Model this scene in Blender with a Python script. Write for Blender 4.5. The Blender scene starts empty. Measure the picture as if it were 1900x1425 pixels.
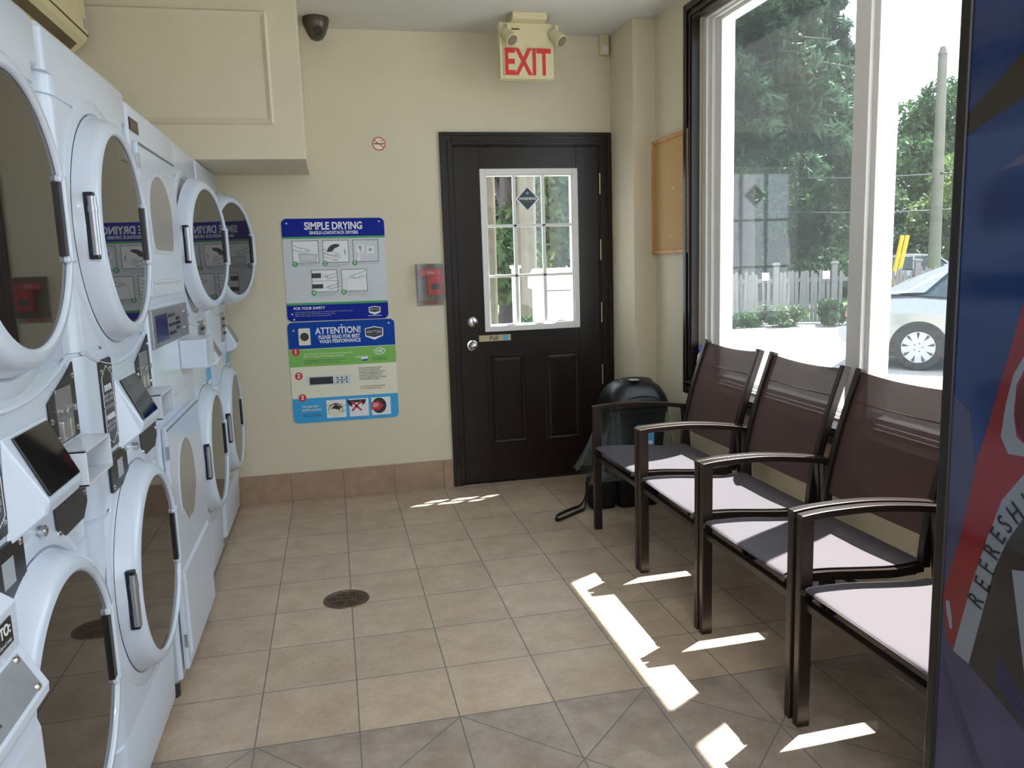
import bpy, math, random
import numpy as np
from mathutils import Vector, Matrix
random.seed(7)
S = bpy.context.scene
COL = S.collection
PI = math.pi

# ------------------------------------------------------------------ camera
def look_matrix(yaw, pitch, roll, loc):
    f = Vector((math.sin(yaw)*math.cos(pitch), math.cos(yaw)*math.cos(pitch), math.sin(pitch)))
    r = Vector((math.cos(yaw), -math.sin(yaw), 0)); u = r.cross(f)
    r2 = math.cos(roll)*r + math.sin(roll)*u; u2 = -math.sin(roll)*r + math.cos(roll)*u
    M = Matrix(((r2.x, u2.x, -f.x, loc[0]), (r2.y, u2.y, -f.y, loc[1]), (r2.z, u2.z, -f.z, loc[2]), (0, 0, 0, 1)))
    return M
cd = bpy.data.cameras.new('camera'); cam = bpy.data.objects.new('camera', cd); COL.objects.link(cam)
cd.sensor_width = 36; cd.lens = 1478.365/1900*36; cd.clip_start = 0.02; cd.clip_end = 400
cam.matrix_world = look_matrix(0.216976, -0.1522455, -0.0325487, (0, 0, 1.45))
S.camera = cam

# ------------------------------------------------------------------ world, sun, lamps, exposure
W = bpy.data.worlds.new('sky'); S.world = W; W.use_nodes = True
bg = W.node_tree.nodes['Background']; bg.inputs[0].default_value = (0.80, 0.90, 1.0, 1); bg.inputs[1].default_value = 2.3
sl = bpy.data.lights.new('sun', 'SUN'); sl.energy = 17.5; sl.angle = math.radians(0.53); sl.color = (1, 0.97, 0.92)
sun = bpy.data.objects.new('sun', sl); COL.objects.link(sun)
sun.rotation_euler = Vector((0.44, 0.263, 1)).to_track_quat('Z', 'Y').to_euler()
S.view_settings.view_transform = 'Standard'; S.view_settings.look = 'None'
S.view_settings.gamma = 1; S.view_settings.use_curve_mapping = False
S.view_settings.exposure = 0.6
FILL_LAMP = 20  # power of each added fill light

# ------------------------------------------------------------------ materials
def rgb(r, g, b):   # sRGB 0-255 -> linear
    f = lambda c: (c/255/12.92 if c/255 <= 0.04045 else ((c/255+0.055)/1.055)**2.4)
    return (f(r), f(g), f(b), 1)
def mat(name, col, rough=0.5, metal=0, noise=0, nscale=8, bump=0, bscale=60, spec=0.5, emit=0, coat=0, alpha=1):
    m = bpy.data.materials.new(name); m.use_nodes = True; nt = m.node_tree; b = nt.nodes['Principled BSDF']
    b.inputs['Base Color'].default_value = col; b.inputs['Roughness'].default_value = rough
    b.inputs['Metallic'].default_value = metal; b.inputs['Specular IOR Level'].default_value = spec
    b.inputs['Coat Weight'].default_value = coat; b.inputs['Alpha'].default_value = alpha
    if emit:
        b.inputs['Emission Color'].default_value = col; b.inputs['Emission Strength'].default_value = emit
    if noise or bump:
        tc = nt.nodes.new('ShaderNodeTexCoord')
    if noise:
        n = nt.nodes.new('ShaderNodeTexNoise'); n.inputs['Scale'].default_value = nscale; n.inputs['Detail'].default_value = 5
        nt.links.new(tc.outputs['Object'], n.inputs['Vector'])
        mp = nt.nodes.new('ShaderNodeMapRange'); mp.inputs[1].default_value = 0.3; mp.inputs[2].default_value = 0.7
        mp.inputs[3].default_value = 1-noise; mp.inputs[4].default_value = 1+noise
        nt.links.new(n.outputs['Fac'], mp.inputs[0])
        mx = nt.nodes.new('ShaderNodeVectorMath'); mx.operation = 'SCALE'; mx.inputs[0].default_value = col[:3]
        nt.links.new(mp.outputs[0], mx.inputs['Scale']); nt.links.new(mx.outputs[0], b.inputs['Base Color'])
    if bump:
        n = nt.nodes.new('ShaderNodeTexNoise'); n.inputs['Scale'].default_value = bscale; n.inputs['Detail'].default_value = 3
        nt.links.new(tc.outputs['Object'], n.inputs['Vector'])
        bp = nt.nodes.new('ShaderNodeBump'); bp.inputs['Strength'].default_value = bump; bp.inputs['Distance'].default_value = 0.005
        nt.links.new(n.outputs['Fac'], bp.inputs['Height']); nt.links.new(bp.outputs[0], b.inputs['Normal'])
    return m
def glass_mat(name, tint=(1, 1, 1), haze=0.03, rough=0.0, ior=1.5):
    m = bpy.data.materials.new(name); m.use_nodes = True; nt = m.node_tree; nt.nodes.clear()
    o = nt.nodes.new('ShaderNodeOutputMaterial'); t = nt.nodes.new('ShaderNodeBsdfTransparent'); t.inputs[0].default_value = (*tint, 1)
    g = nt.nodes.new('ShaderNodeBsdfGlossy'); g.inputs['Roughness'].default_value = rough
    lw = nt.nodes.new('ShaderNodeLayerWeight'); lw.inputs[0].default_value = 0.5
    pw = nt.nodes.new('ShaderNodeMath'); pw.operation = 'POWER'; nt.links.new(lw.outputs['Facing'], pw.inputs[0]); pw.inputs[1].default_value = 5
    fr = nt.nodes.new('ShaderNodeMapRange'); f0 = ((ior-1)/(ior+1))**2; fr.inputs[3].default_value = f0; fr.inputs[4].default_value = 0.28; nt.links.new(pw.outputs[0], fr.inputs[0])
    mx = nt.nodes.new('ShaderNodeMixShader'); nt.links.new(fr.outputs[0], mx.inputs[0]); nt.links.new(t.outputs[0], mx.inputs[1]); nt.links.new(g.outputs[0], mx.inputs[2])
    d = nt.nodes.new('ShaderNodeBsdfTranslucent'); d.inputs[0].default_value = (0.9, 0.95, 1, 1)
    m2 = nt.nodes.new('ShaderNodeMixShader'); m2.inputs[0].default_value = haze  # translucent white: veiling glare put into the panes, milkiness into the plastics
    nt.links.new(mx.outputs[0], m2.inputs[1]); nt.links.new(d.outputs[0], m2.inputs[2]); nt.links.new(m2.outputs[0], o.inputs[0])
    return m
def sling_mat(name, col, see=0.22):
    m = bpy.data.materials.new(name); m.use_nodes = True; nt = m.node_tree; b = nt.nodes['Principled BSDF']; o = nt.nodes['Material Output']
    b.inputs['Base Color'].default_value = col; b.inputs['Roughness'].default_value = 0.75; b.inputs['Sheen Weight'].default_value = 0.08
    tc = nt.nodes.new('ShaderNodeTexCoord'); wv = nt.nodes.new('ShaderNodeTexNoise'); wv.inputs['Scale'].default_value = 220
    nt.links.new(tc.outputs['Object'], wv.inputs['Vector'])
    bp = nt.nodes.new('ShaderNodeBump'); bp.inputs['Strength'].default_value = 0.25; bp.inputs['Distance'].default_value = 0.002
    nt.links.new(wv.outputs[0], bp.inputs['Height']); nt.links.new(bp.outputs[0], b.inputs['Normal'])
    tr = nt.nodes.new('ShaderNodeBsdfTranslucent'); tr.inputs[0].default_value = col
    a = nt.nodes.new('ShaderNodeMixShader'); a.inputs[0].default_value = 0.12
    nt.links.new(b.outputs[0], a.inputs[1]); nt.links.new(tr.outputs[0], a.inputs[2])
    tp = nt.nodes.new('ShaderNodeBsdfTransparent'); c = nt.nodes.new('ShaderNodeMixShader'); c.inputs[0].default_value = see
    nt.links.new(a.outputs[0], c.inputs[1]); nt.links.new(tp.outputs[0], c.inputs[2]); nt.links.new(c.outputs[0], o.inputs[0])
    return m
def leaf_mat(name, c1, c2):
    c1 = tuple(0.55*v for v in c1[:3])+(1,); c2 = tuple(0.55*v for v in c2[:3])+(1,)
    m = bpy.data.materials.new(name); m.use_nodes = True; nt = m.node_tree; b = nt.nodes['Principled BSDF']; o = nt.nodes['Material Output']
    tc = nt.nodes.new('ShaderNodeTexCoord'); n = nt.nodes.new('ShaderNodeTexNoise'); n.inputs['Scale'].default_value = 1.1; n.inputs['Detail'].default_value = 6
    nt.links.new(tc.outputs['Object'], n.inputs['Vector'])
    cr = nt.nodes.new('ShaderNodeValToRGB'); cr.color_ramp.elements[0].color = c1; cr.color_ramp.elements[1].color = c2
    cr.color_ramp.elements[0].position = 0.38; cr.color_ramp.elements[1].position = 0.62
    nt.links.new(n.outputs[0], cr.inputs[0]); nt.links.new(cr.outputs[0], b.inputs['Base Color']); b.inputs['Roughness'].default_value = 0.6
    tr = nt.nodes.new('ShaderNodeBsdfTranslucent'); nt.links.new(cr.outputs[0], tr.inputs[0])
    mx = nt.nodes.new('ShaderNodeMixShader'); mx.inputs[0].default_value = 0.35
    nt.links.new(b.outputs[0], mx.inputs[1]); nt.links.new(tr.outputs[0], mx.inputs[2]); nt.links.new(mx.outputs[0], o.inputs[0])
    return m

def floor_mat():
    m = bpy.data.materials.new('floor_tiles'); m.use_nodes = True; nt = m.node_tree; N = nt.nodes; L = nt.links
    b = N['Principled BSDF']; geo = N.new('ShaderNodeNewGeometry'); sp = N.new('ShaderNodeSeparateXYZ'); L.new(geo.outputs['Position'], sp.inputs[0])
    def M(op, a, bb=None, cc=None):
        n = N.new('ShaderNodeMath'); n.operation = op
        for i, v in enumerate((a, bb, cc)):
            if v is None: continue
            if isinstance(v, (int, float)): n.inputs[i].default_value = v
            else: L.new(v, n.inputs[i])
        return n.outputs[0]
    X, Y = sp.outputs[0], sp.outputs[1]
    def grid(u, size, off, w):
        t = M('DIVIDE', M('SUBTRACT', u, off), size); fr = M('FRACT', t)
        d = M('MULTIPLY', M('MINIMUM', fr, M('SUBTRACT', 1.0, fr)), size)
        return M('LESS_THAN', d, w), M('FLOOR', t)
    gx, ix = grid(X, 0.3185, -0.0035, 0.0021); gy, iy = grid(Y, 0.3285, 2.376, 0.0021)
    grout = M('MAXIMUM', gx, gy)
    # border: diagonal tiles
    dx = M('SUBTRACT', X, 0.319); dy = M('SUBTRACT', Y, 2.377)
    g1, i1 = grid(M('ADD', dx, dy), 0.637, 0, 0.003); g2, i2 = grid(M('SUBTRACT', dx, dy), 0.637, 0, 0.003)
    gb = M('MAXIMUM', M('MAXIMUM', g1, g2), gx)
    inb = M('LESS_THAN', Y, 2.376)
    edge = M('LESS_THAN', M('ABSOLUTE', dy), 0.0025)
    G = M('MAXIMUM', M('ADD', M('MULTIPLY', grout, M('SUBTRACT', 1.0, inb)), M('MULTIPLY', gb, inb)), edge)
    # per tile value
    wn = N.new('ShaderNodeTexWhiteNoise'); wn.noise_dimensions = '2D'; cx = N.new('ShaderNodeCombineXYZ')
    L.new(M('ADD', ix, M('MULTIPLY', inb, i1)), cx.inputs[0]); L.new(M('ADD', iy, M('MULTIPLY', inb, i2)), cx.inputs[1]); L.new(cx.outputs[0], wn.inputs['Vector'])
    n1 = N.new('ShaderNodeTexNoise'); n1.inputs['Scale'].default_value = 7; n1.inputs['Detail'].default_value = 8; n1.inputs['Roughness'].default_value = 0.7
    L.new(geo.outputs['Position'], n1.inputs['Vector'])
    n2 = N.new('ShaderNodeTexNoise'); n2.inputs['Scale'].default_value = 60; n2.inputs['Detail'].default_value = 4
    L.new(geo.outputs['Position'], n2.inputs['Vector'])
    cr = N.new('ShaderNodeValToRGB'); cr.color_ramp.elements[0].color = rgb(172, 149, 128); cr.color_ramp.elements[1].color = rgb(214, 193, 170)
    cr.color_ramp.elements[0].position = 0.3; cr.color_ramp.elements[1].position = 0.7
    L.new(M('ADD', M('MULTIPLY', n1.outputs[0], 0.75), M('MULTIPLY', n2.outputs[0], 0.25)), cr.inputs[0])
    cb = N.new('ShaderNodeValToRGB'); cb.color_ramp.elements[0].color = rgb(142, 126, 114); cb.color_ramp.elements[1].color = rgb(186, 170, 156)
    cb.color_ramp.elements[0].position = 0.3; cb.color_ramp.elements[1].position = 0.7; L.new(n1.outputs[0], cb.inputs[0])
    mx = N.new('ShaderNodeMix'); mx.data_type = 'RGBA'; L.new(inb, mx.inputs[0]); L.new(cr.outputs[0], mx.inputs[6]); L.new(cb.outputs[0], mx.inputs[7])
    sc = N.new('ShaderNodeVectorMath'); sc.operation = 'SCALE'; L.new(mx.outputs[2], sc.inputs[0])
    L.new(M('ADD', 0.93, M('MULTIPLY', wn.outputs['Value'], 0.14)), sc.inputs['Scale'])
    m2 = N.new('ShaderNodeMix'); m2.data_type = 'RGBA'; L.new(G, m2.inputs[0]); L.new(sc.outputs[0], m2.inputs[6]); m2.inputs[7].default_value = rgb(118, 116, 112)
    L.new(m2.outputs[2], b.inputs['Base Color'])
    L.new(M('ADD', M('MULTIPLY', G, 0.4), M('ADD', 0.26, M('MULTIPLY', n2.outputs[0], 0.16))), b.inputs['Roughness'])
    bp = N.new('ShaderNodeBump'); bp.inputs['Strength'].default_value = 0.35; bp.inputs['Distance'].default_value = 0.003
    L.new(M('SUBTRACT', M('MULTIPLY', n1.outputs[0], 0.6), G), bp.inputs['Height']); L.new(bp.outputs[0], b.inputs['Normal'])
    return m

M_wall = mat('cream_wall_paint', rgb(220, 210, 186), 0.6, noise=0.02, nscale=3, bump=0.12, bscale=180)
M_ceil = mat('ceiling_paint', rgb(214, 214, 208), 0.7, bump=0.3, bscale=120)
M_floor = floor_mat()
M_base = mat('baseboard_tile', rgb(166, 138, 116), 0.35, noise=0.12, nscale=14)
M_basel = mat('pale_baseboard', rgb(205, 200, 188), 0.5, noise=0.05)
M_brown = mat('dark_brown_gloss', rgb(34, 24, 21), 0.28, spec=0.35, noise=0.1, nscale=20, bump=0.04, bscale=40)
M_vinyl = mat('white_vinyl', rgb(232, 230, 228), 0.35, noise=0.02)
M_enam = mat('white_enamel', rgb(208, 218, 234), 0.22, noise=0.012, nscale=3, coat=0.3)
M_enam2 = mat('white_enamel_grey', rgb(205, 210, 218), 0.3, noise=0.012, nscale=3)
M_smoke = mat('smoked_glass', rgb(40, 35, 31), 0.015, noise=0.05, nscale=4, spec=0.85)
M_smoke2 = mat('grey_drum_window', rgb(150, 145, 140), 0.32, noise=0.06, nscale=5)
M_black = mat('black_plastic', rgb(24, 23, 25), 0.35, noise=0.1)
M_blackg = mat('black_gloss', rgb(14, 12, 14), 0.05, noise=0.05)
M_plate = mat('dark_plate', rgb(46, 44, 46), 0.4, noise=0.1)
M_chrome = mat('chrome', rgb(205, 205, 205), 0.18, 1, noise=0.03)
M_steel = mat('brushed_steel', rgb(180, 180, 184), 0.38, 1, noise=0.06, nscale=40)
M_brass = mat('brass', rgb(200, 180, 138), 0.3, 1, noise=0.05)
M_seam = mat('seam_shadow_grey', rgb(120, 122, 128), 0.6, noise=0.05)
M_bronze = mat('bronze_metal', rgb(56, 46, 42), 0.32, 0.5, noise=0.06, nscale=30)
M_sling = sling_mat('brown_sling_fabric', rgb(88, 62, 57), 0.15)
M_slings = sling_mat('seat_sling_fabric', rgb(84, 76, 82), 0.05)
M_cork = mat('cork', rgb(206, 170, 120), 0.85, noise=0.12, nscale=90, bump=0.5, bscale=200)
M_oak = mat('light_oak', rgb(205, 155, 98), 0.45, noise=0.12, nscale=25)
M_glass = glass_mat('window_glass', (0.93, 0.97, 0.97), 0.010)
M_glass2 = glass_mat('clear_window_glass', (0.97, 0.99, 0.99), 0.006)
M_bag = glass_mat('clear_plastic_bag', (0.84, 0.91, 0.90), 0.22, 0.12, 1.4)
M_clear = glass_mat('clear_polycarbonate', (0.94, 0.93, 0.95), 0.05, 0.05)
M_cream = mat('cream_plastic', rgb(222, 212, 172), 0.45, noise=0.03)
M_ac = mat('aged_cream_plastic', rgb(216, 202, 160), 0.45, noise=0.03)
M_acd = mat('vent_brown', rgb(96, 78, 48), 0.6, noise=0.1)
M_red = mat('red_plastic', rgb(200, 24, 36), 0.35, noise=0.05)
M_exred = mat('exit_red', rgb(214, 52, 50), 0.5, noise=0.03)
M_cam = mat('camera_dome_grey', rgb(84, 78, 66), 0.3, 0.4, noise=0.06)
M_white = mat('print_white', rgb(236, 238, 242), 0.4, noise=0.01)
M_pblue = mat('print_deep_blue', rgb(4, 34, 150), 0.45, noise=0.02, spec=0.15)
M_pblue2 = mat('print_blue', rgb(4, 68, 165), 0.45, noise=0.02, spec=0.15)
M_pgreen = mat('print_green', rgb(60, 160, 90), 0.4, noise=0.02)
M_plime = mat('print_lime', rgb(124, 190, 84), 0.4, noise=0.02)
M_pcream = mat('print_cream', rgb(236, 232, 210), 0.4, noise=0.02)
M_pcyan = mat('print_cyan', rgb(44, 164, 224), 0.35, noise=0.02)
M_pred = mat('print_red', rgb(206, 40, 52), 0.4, noise=0.02)
M_pblack = mat('print_black', rgb(22, 22, 26), 0.4, noise=0.02)
M_pgrey = mat('print_grey', rgb(165, 170, 178), 0.5, noise=0.02)
M_drab = mat('print_light_grey', rgb(212, 216, 222), 0.5, noise=0.02)
M_diam = mat('print_slate', rgb(40, 58, 64), 0.4, noise=0.03)
M_gold = mat('pull_plate', rgb(190, 176, 140), 0.35, 0.3, noise=0.05)
M_stick = mat('sticker_sky_blue', rgb(92, 176, 220), 0.4, noise=0.08, nscale=60)
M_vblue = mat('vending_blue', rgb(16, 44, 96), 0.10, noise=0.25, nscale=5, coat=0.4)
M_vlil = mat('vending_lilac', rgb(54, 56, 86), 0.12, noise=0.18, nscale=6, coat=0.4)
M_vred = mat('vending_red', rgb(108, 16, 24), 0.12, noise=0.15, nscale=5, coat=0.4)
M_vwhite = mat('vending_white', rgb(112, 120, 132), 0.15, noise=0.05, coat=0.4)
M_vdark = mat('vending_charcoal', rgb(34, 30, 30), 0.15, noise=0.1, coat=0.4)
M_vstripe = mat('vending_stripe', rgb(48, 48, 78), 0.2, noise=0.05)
M_bronzev = mat('vending_frame_black', rgb(34, 30, 29), 0.3, 0.2, noise=0.05)
M_drain = mat('drain_bronze', rgb(120, 96, 78), 0.35, 0.8, noise=0.15, nscale=60)
M_nylon = mat('black_nylon', rgb(16, 16, 18), 0.75, noise=0.1, bump=0.3, bscale=200)
M_capb = mat('bright_blue_plastic', rgb(24, 84, 210), 0.3, noise=0.03)
M_botl = mat('white_bottle_plastic', rgb(225, 225, 232), 0.35, noise=0.03)
M_pink = mat('pink_label', rgb(206, 150, 170), 0.5, noise=0.3, nscale=60)
M_asph = mat('asphalt', rgb(150, 148, 146), 0.9, noise=0.12, nscale=3, bump=0.4, bscale=80)
M_lawn = mat('grass_ground', rgb(70, 100, 44), 0.9, noise=0.2, nscale=2, bump=0.4, bscale=60)
M_fence = mat('weathered_wood', rgb(112, 109, 108), 0.8, noise=0.14, nscale=12)
M_bark = mat('grey_bark', rgb(78, 68, 68), 0.9, noise=0.25, nscale=5, bump=0.6, bscale=20)
M_pole = mat('pole_wood', rgb(112, 110, 100), 0.8, noise=0.12, nscale=4)
M_yel = mat('yellow_guard', rgb(230, 180, 40), 0.45, noise=0.05)
M_roof = mat('roof_shingle', rgb(140, 122, 118), 0.9, noise=0.12, nscale=20)
M_housew = mat('house_siding', rgb(190, 186, 178), 0.7, noise=0.05)
M_silver = mat('silver_car_paint', rgb(140, 143, 147), 0.22, 0.55, noise=0.02, coat=0.6)
M_cargl = mat('car_glass', rgb(40, 56, 62), 0.06, noise=0.05)
M_tyre = mat('tyre_rubber', rgb(36, 36, 38), 0.8, noise=0.1)
M_hub = mat('hubcap_silver', rgb(160, 163, 168), 0.3, 0.2, noise=0.03)
M_tail = mat('tail_light_red', rgb(190, 90, 70), 0.2, noise=0.1)
M_spruce = leaf_mat('spruce_needles', rgb(52, 84, 66), rgb(96, 130, 94))
M_leafd = leaf_mat('dark_leaves', rgb(46, 80, 52), rgb(98, 134, 84))
M_leafl = leaf_mat('light_leaves', rgb(88, 124, 70), rgb(160, 182, 110))
M_cedar = leaf_mat('cedar_leaves', rgb(50, 84, 52), rgb(120, 150, 84))
M_fill = mat('fill_light_diffuser', (0.95, 0.97, 1.0, 1), 0.5, emit=3.0)  # glowing face of the added fill lights

# ------------------------------------------------------------------ geometry helpers
class G:
    def __init__(s): s.v = []; s.f = []; s.m = []; s.cm = 0
    def add(s, vs, fs):
        o = len(s.v); s.v += [tuple(p) for p in vs]; s.f += [tuple(o+i for i in f) for f in fs]; s.m += [s.cm]*len(fs); return s
    def mi(s, i): s.cm = i; return s
    def box(s, x0, x1, y0, y1, z0, z1):
        return s.add([(x0,y0,z0),(x1,y0,z0),(x1,y1,z0),(x0,y1,z0),(x0,y0,z1),(x1,y0,z1),(x1,y1,z1),(x0,y1,z1)],
                     [(0,3,2,1),(4,5,6,7),(0,1,5,4),(1,2,6,5),(2,3,7,6),(3,0,4,7)])
    def loft(s, rings, cap=True, closed=True):
        n = len(rings[0]); vs = [p for r in rings for p in r]; fs = []
        for i in range(len(rings)-1):
            for j in range(n if closed else n-1):
                k = (j+1) % n; fs.append((i*n+j, i*n+k, (i+1)*n+k, (i+1)*n+j))
        if cap: fs.append(tuple(range(n-1, -1, -1))); fs.append(tuple((len(rings)-1)*n+j for j in range(n)))
        return s.add(vs, fs)
    def cyl(s, p0, p1, r0, r1=None, n=16, cap=True):
        r1 = r0 if r1 is None else r1; p0 = Vector(p0); p1 = Vector(p1); a = (p1-p0).normalized()
        u = a.orthogonal().normalized(); w = a.cross(u)
        ring = lambda p, r: [p+r*(math.cos(2*PI*i/n)*u+math.sin(2*PI*i/n)*w) for i in range(n)]
        return s.loft([ring(p0, r0), ring(p1, r1)], cap)
    def tube(s, pts, r, n=8, flat=None):
        # flat=(a,b): rectangle half sizes (a across 'side', b in the other direction)
        pts = [Vector(p) for p in pts]; rings = []
        for i, p in enumerate(pts):
            t = ((pts[min(i+1, len(pts)-1)]-pts[max(i-1, 0)])).normalized()
            side = Vector((0, 1, 0)) if abs(t.y) < 0.9 else Vector((0, 0, 1))
            side = (side-t*side.dot(t)).normalized(); up = t.cross(side)
            rr = r[i] if isinstance(r, (list, tuple)) else r
            if flat: rings.append([p+side*a*flat[0]+up*b*flat[1] for a, b in ((-1,-1),(1,-1),(1,1),(-1,1))])
            else: rings.append([p+rr*(math.cos(2*PI*j/n)*side+math.sin(2*PI*j/n)*up) for j in range(n)])
        return s.loft(rings)
    def lathe(s, prof, c=(0,0,0), axis='z', n=48, a0=0, a1=2*PI, cap=False):
        c = Vector(c); rings = []; full = abs(a1-a0-2*PI) < 1e-6; m = n if full else n+1
        for r, h in prof:
            ring = []
            for j in range(m):
                a = a0+(a1-a0)*j/n; u, w = r*math.cos(a), r*math.sin(a)
                ring.append(c+Vector({'z': (u, w, h), 'x': (h, u, w), 'y': (w, h, u)}[axis]))
            rings.append(ring)
        return s.loft(rings, cap, full)
    def prism(s, poly, axis, a, b):
        # poly: 2-D points; axis 'x' -> (y,z), 'y' -> (x,z), 'z' -> (x,y)
        f = {'x': lambda p, h: (h, p[0], p[1]), 'y': lambda p, h: (p[0], h, p[1]), 'z': lambda p, h: (p[0], p[1], h)}[axis]
        return s.loft([[f(p, a) for p in poly], [f(p, b) for p in poly]])
    def build(s, name, mats, parent=None, smooth=False, bevel=0, bseg=2, loc=None, rot=None, subsurf=0):
        me = bpy.data.meshes.new(name); me.from_pydata(s.v, [], s.f)
        if not isinstance(mats, (list, tuple)): mats = [mats]
        for m in mats: me.materials.append(m)
        if len(mats) > 1: me.polygons.foreach_set('material_index', s.m)
        me.update()
        import bmesh
        bm = bmesh.new(); bm.from_mesh(me); bmesh.ops.recalc_face_normals(bm, faces=bm.faces); bm.to_mesh(me); bm.free()
        if smooth:
            me.polygons.foreach_set('use_smooth', [True]*len(me.polygons))
            try: me.set_sharp_from_angle(angle=math.radians(40))
            except Exception: pass
        o = bpy.data.objects.new(name, me); COL.objects.link(o)
        if bevel:
            md = o.modifiers.new('bevel', 'BEVEL'); md.width = bevel; md.segments = bseg; md.limit_method = 'ANGLE'; md.angle_limit = math.radians(40)
            md.use_clamp_overlap = True
        if subsurf:
            md = o.modifiers.new('sub', 'SUBSURF'); md.levels = subsurf; md.render_levels = subsurf
        if parent: o.parent = parent
        if loc: o.location = loc
        if rot: o.rotation_euler = rot
        return o
def tag(o, label, cat, group=None, kind=None):
    o['label'] = label; o['category'] = cat
    if group: o['group'] = group
    if kind: o['kind'] = kind
    return o
def thing(name, label, cat, loc=(0,0,0), rz=0, group=None):
    o = bpy.data.objects.new(name, None); COL.objects.link(o); o.location = loc; o.rotation_euler = (0, 0, rz); o.empty_display_size = 0.1
    return tag(o, label, cat, group)
def struct(name, g, m, **k):
    o = g.build(name, m, **k)
    if not k.get('parent'): o['kind'] = 'structure'
    return o
def copy_tree(o, parent=None):
    c = o.copy(); COL.objects.link(c); c.parent = parent
    for ch in list(o.children): copy_tree(ch, c)
    return c
def rr(x0, x1, y0, y1, r, n=5, corners=(1,1,1,1)):
    """rounded rectangle, ccw from (x1,y0)"""
    P = []
    for k, (cx, cy, a) in enumerate(((x1-r, y0+r, -90), (x1-r, y1-r, 0), (x0+r, y1-r, 90), (x0+r, y0+r, 180))):
        if corners[k] and r > 0: P += [(cx+r*math.cos(math.radians(a+90*i/n)), cy+r*math.sin(math.radians(a+90*i/n))) for i in range(n+1)]
        else: P.append(((x1, y0), (x1, y1), (x0, y1), (x0, y0))[k])
    return P
def circ(cx, cy, r, n=24, ry=None): return [(cx+r*math.cos(2*PI*i/n), cy+(ry or r)*math.sin(2*PI*i/n)) for i in range(n)]
FACE = {'-y': Matrix(((1,0,0),(0,0,-1),(0,1,0))),      # read by a viewer looking towards +y: right=+x, up=+z
        '+x': Matrix(((0,0,1),(1,0,0),(0,1,0))),       # viewer looking towards -x: right=+y, up=+z
        '-x': Matrix(((0,0,-1),(-1,0,0),(0,1,0)))}     # viewer looking towards +x: right=-y, up=+z
def text(s, size, loc, face, m, parent=None, name='lettering', sx=1.0, bold=0.0, ext=0.0006, align='CENTER', rot=0, spacing=1.0, shear=0):
    cu = bpy.data.curves.new(name, 'FONT'); cu.body = s; cu.size = size; cu.align_x = align; cu.align_y = 'CENTER'
    cu.extrude = ext; cu.offset = bold; cu.space_character = spacing; cu.resolution_u = 3; cu.shear = shear; cu.space_line = 0.95
    t = bpy.data.objects.new(name, cu); COL.objects.link(t)
    bpy.context.view_layer.update()
    me = bpy.data.meshes.new_from_object(t.evaluated_get(bpy.context.evaluated_depsgraph_get()))
    bpy.data.objects.remove(t); bpy.data.curves.remove(cu)
    me.transform(Matrix.Rotation(rot, 4, 'Z') @ Matrix.Diagonal((sx, 1, 1, 1)))
    me.transform(face.to_4x4() if isinstance(face, Matrix) else FACE[face].to_4x4())
    me.materials.clear(); me.materials.append(m)
    o = bpy.data.objects.new(name, me); COL.objects.link(o); o.location = loc
    if parent: o.parent = parent
    return o
def merge_into(dst, srcs):
    """merge text meshes into one mesh object (same parent)"""
    vs, fs, ms, mats = [], [], [], []
    for o in [dst]+srcs:
        off = len(vs); me = o.data
        vs += [tuple(o.location+v.co) for v in me.vertices]
        mi = []
        for m in me.materials:
            if m not in mats: mats.append(m)
            mi.append(mats.index(m))
        for p in me.polygons: fs.append(tuple(off+i for i in p.vertices)); ms.append(mi[p.material_index] if mi else 0)
    me = bpy.data.meshes.new(dst.name); me.from_pydata(vs, [], fs)
    for m in mats: me.materials.append(m)
    me.polygons.foreach_set('material_index', ms); me.update()
    par = dst.parent; nm = dst.name
    for o in [dst]+srcs: bpy.data.objects.remove(o)
    o = bpy.data.objects.new(nm, me); COL.objects.link(o); o.parent = par
    return o

# ------------------------------------------------------------------ room shell
XL, XR, YF, YB, H = -1.30, 1.96, 5.06, -3.2, 2.84
g = G().box(XL-0.2, XR+0.2, YB-0.2, YF+0.2, -0.12, 0); struct('floor', g, M_floor)
g = G().box(XL-0.2, XR+0.2, YB-0.2, YF+0.2, H, H+0.15); struct('ceiling', g, M_ceil)
DX0, DX1, DZ = 0.765, 1.755, 2.19        # door rough opening
g = G().box(XL-0.2, DX0, YF, YF+0.2, 0, H).box(DX1, XR+0.2, YF, YF+0.2, 0, H).box(DX0, DX1, YF, YF+0.2, DZ, H); struct('wall_back', g, M_wall)
struct('wall_left', G().box(XL-0.2, XL, YB, YF, 0, H), M_wall)
WY0, WY1, WZ0, WZ1 = 1.42, 4.13, 0.75, 2.70     # display window
VY0, VY1 = -2.6, 0.1                            # its twin, behind the camera
g = G().box(XR, XR+0.2, WY1, YF, 0, H).box(XR, XR+0.2, VY1, WY0, 0, H).box(XR, XR+0.2, YB, VY0, 0, H)
g.box(XR, XR+0.2, WY0, WY1, 0, WZ0-0.005).box(XR, XR+0.2, WY0, WY1, WZ1, H).box(XR, XR+0.2, VY0, VY1, 0, WZ0).box(XR, XR+0.2, VY0, VY1, WZ1, H)
struct('wall_right', g, M_wall)
g = G().box(XL-0.2, -0.9, YB-0.2, YB, 0, H).box(1.5, XR+0.2, YB-0.2, YB, 0, H).box(-0.9, 1.5, YB-0.2, YB, 2.4, H).box(-0.9, 1.5, YB-0.2, YB, 0, 0.5); struct('wall_front', g, M_wall)
struct('trim_1', G().box(1.82, XR, 4.66, YF, 0, H), M_wall)              # corner pier
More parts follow.
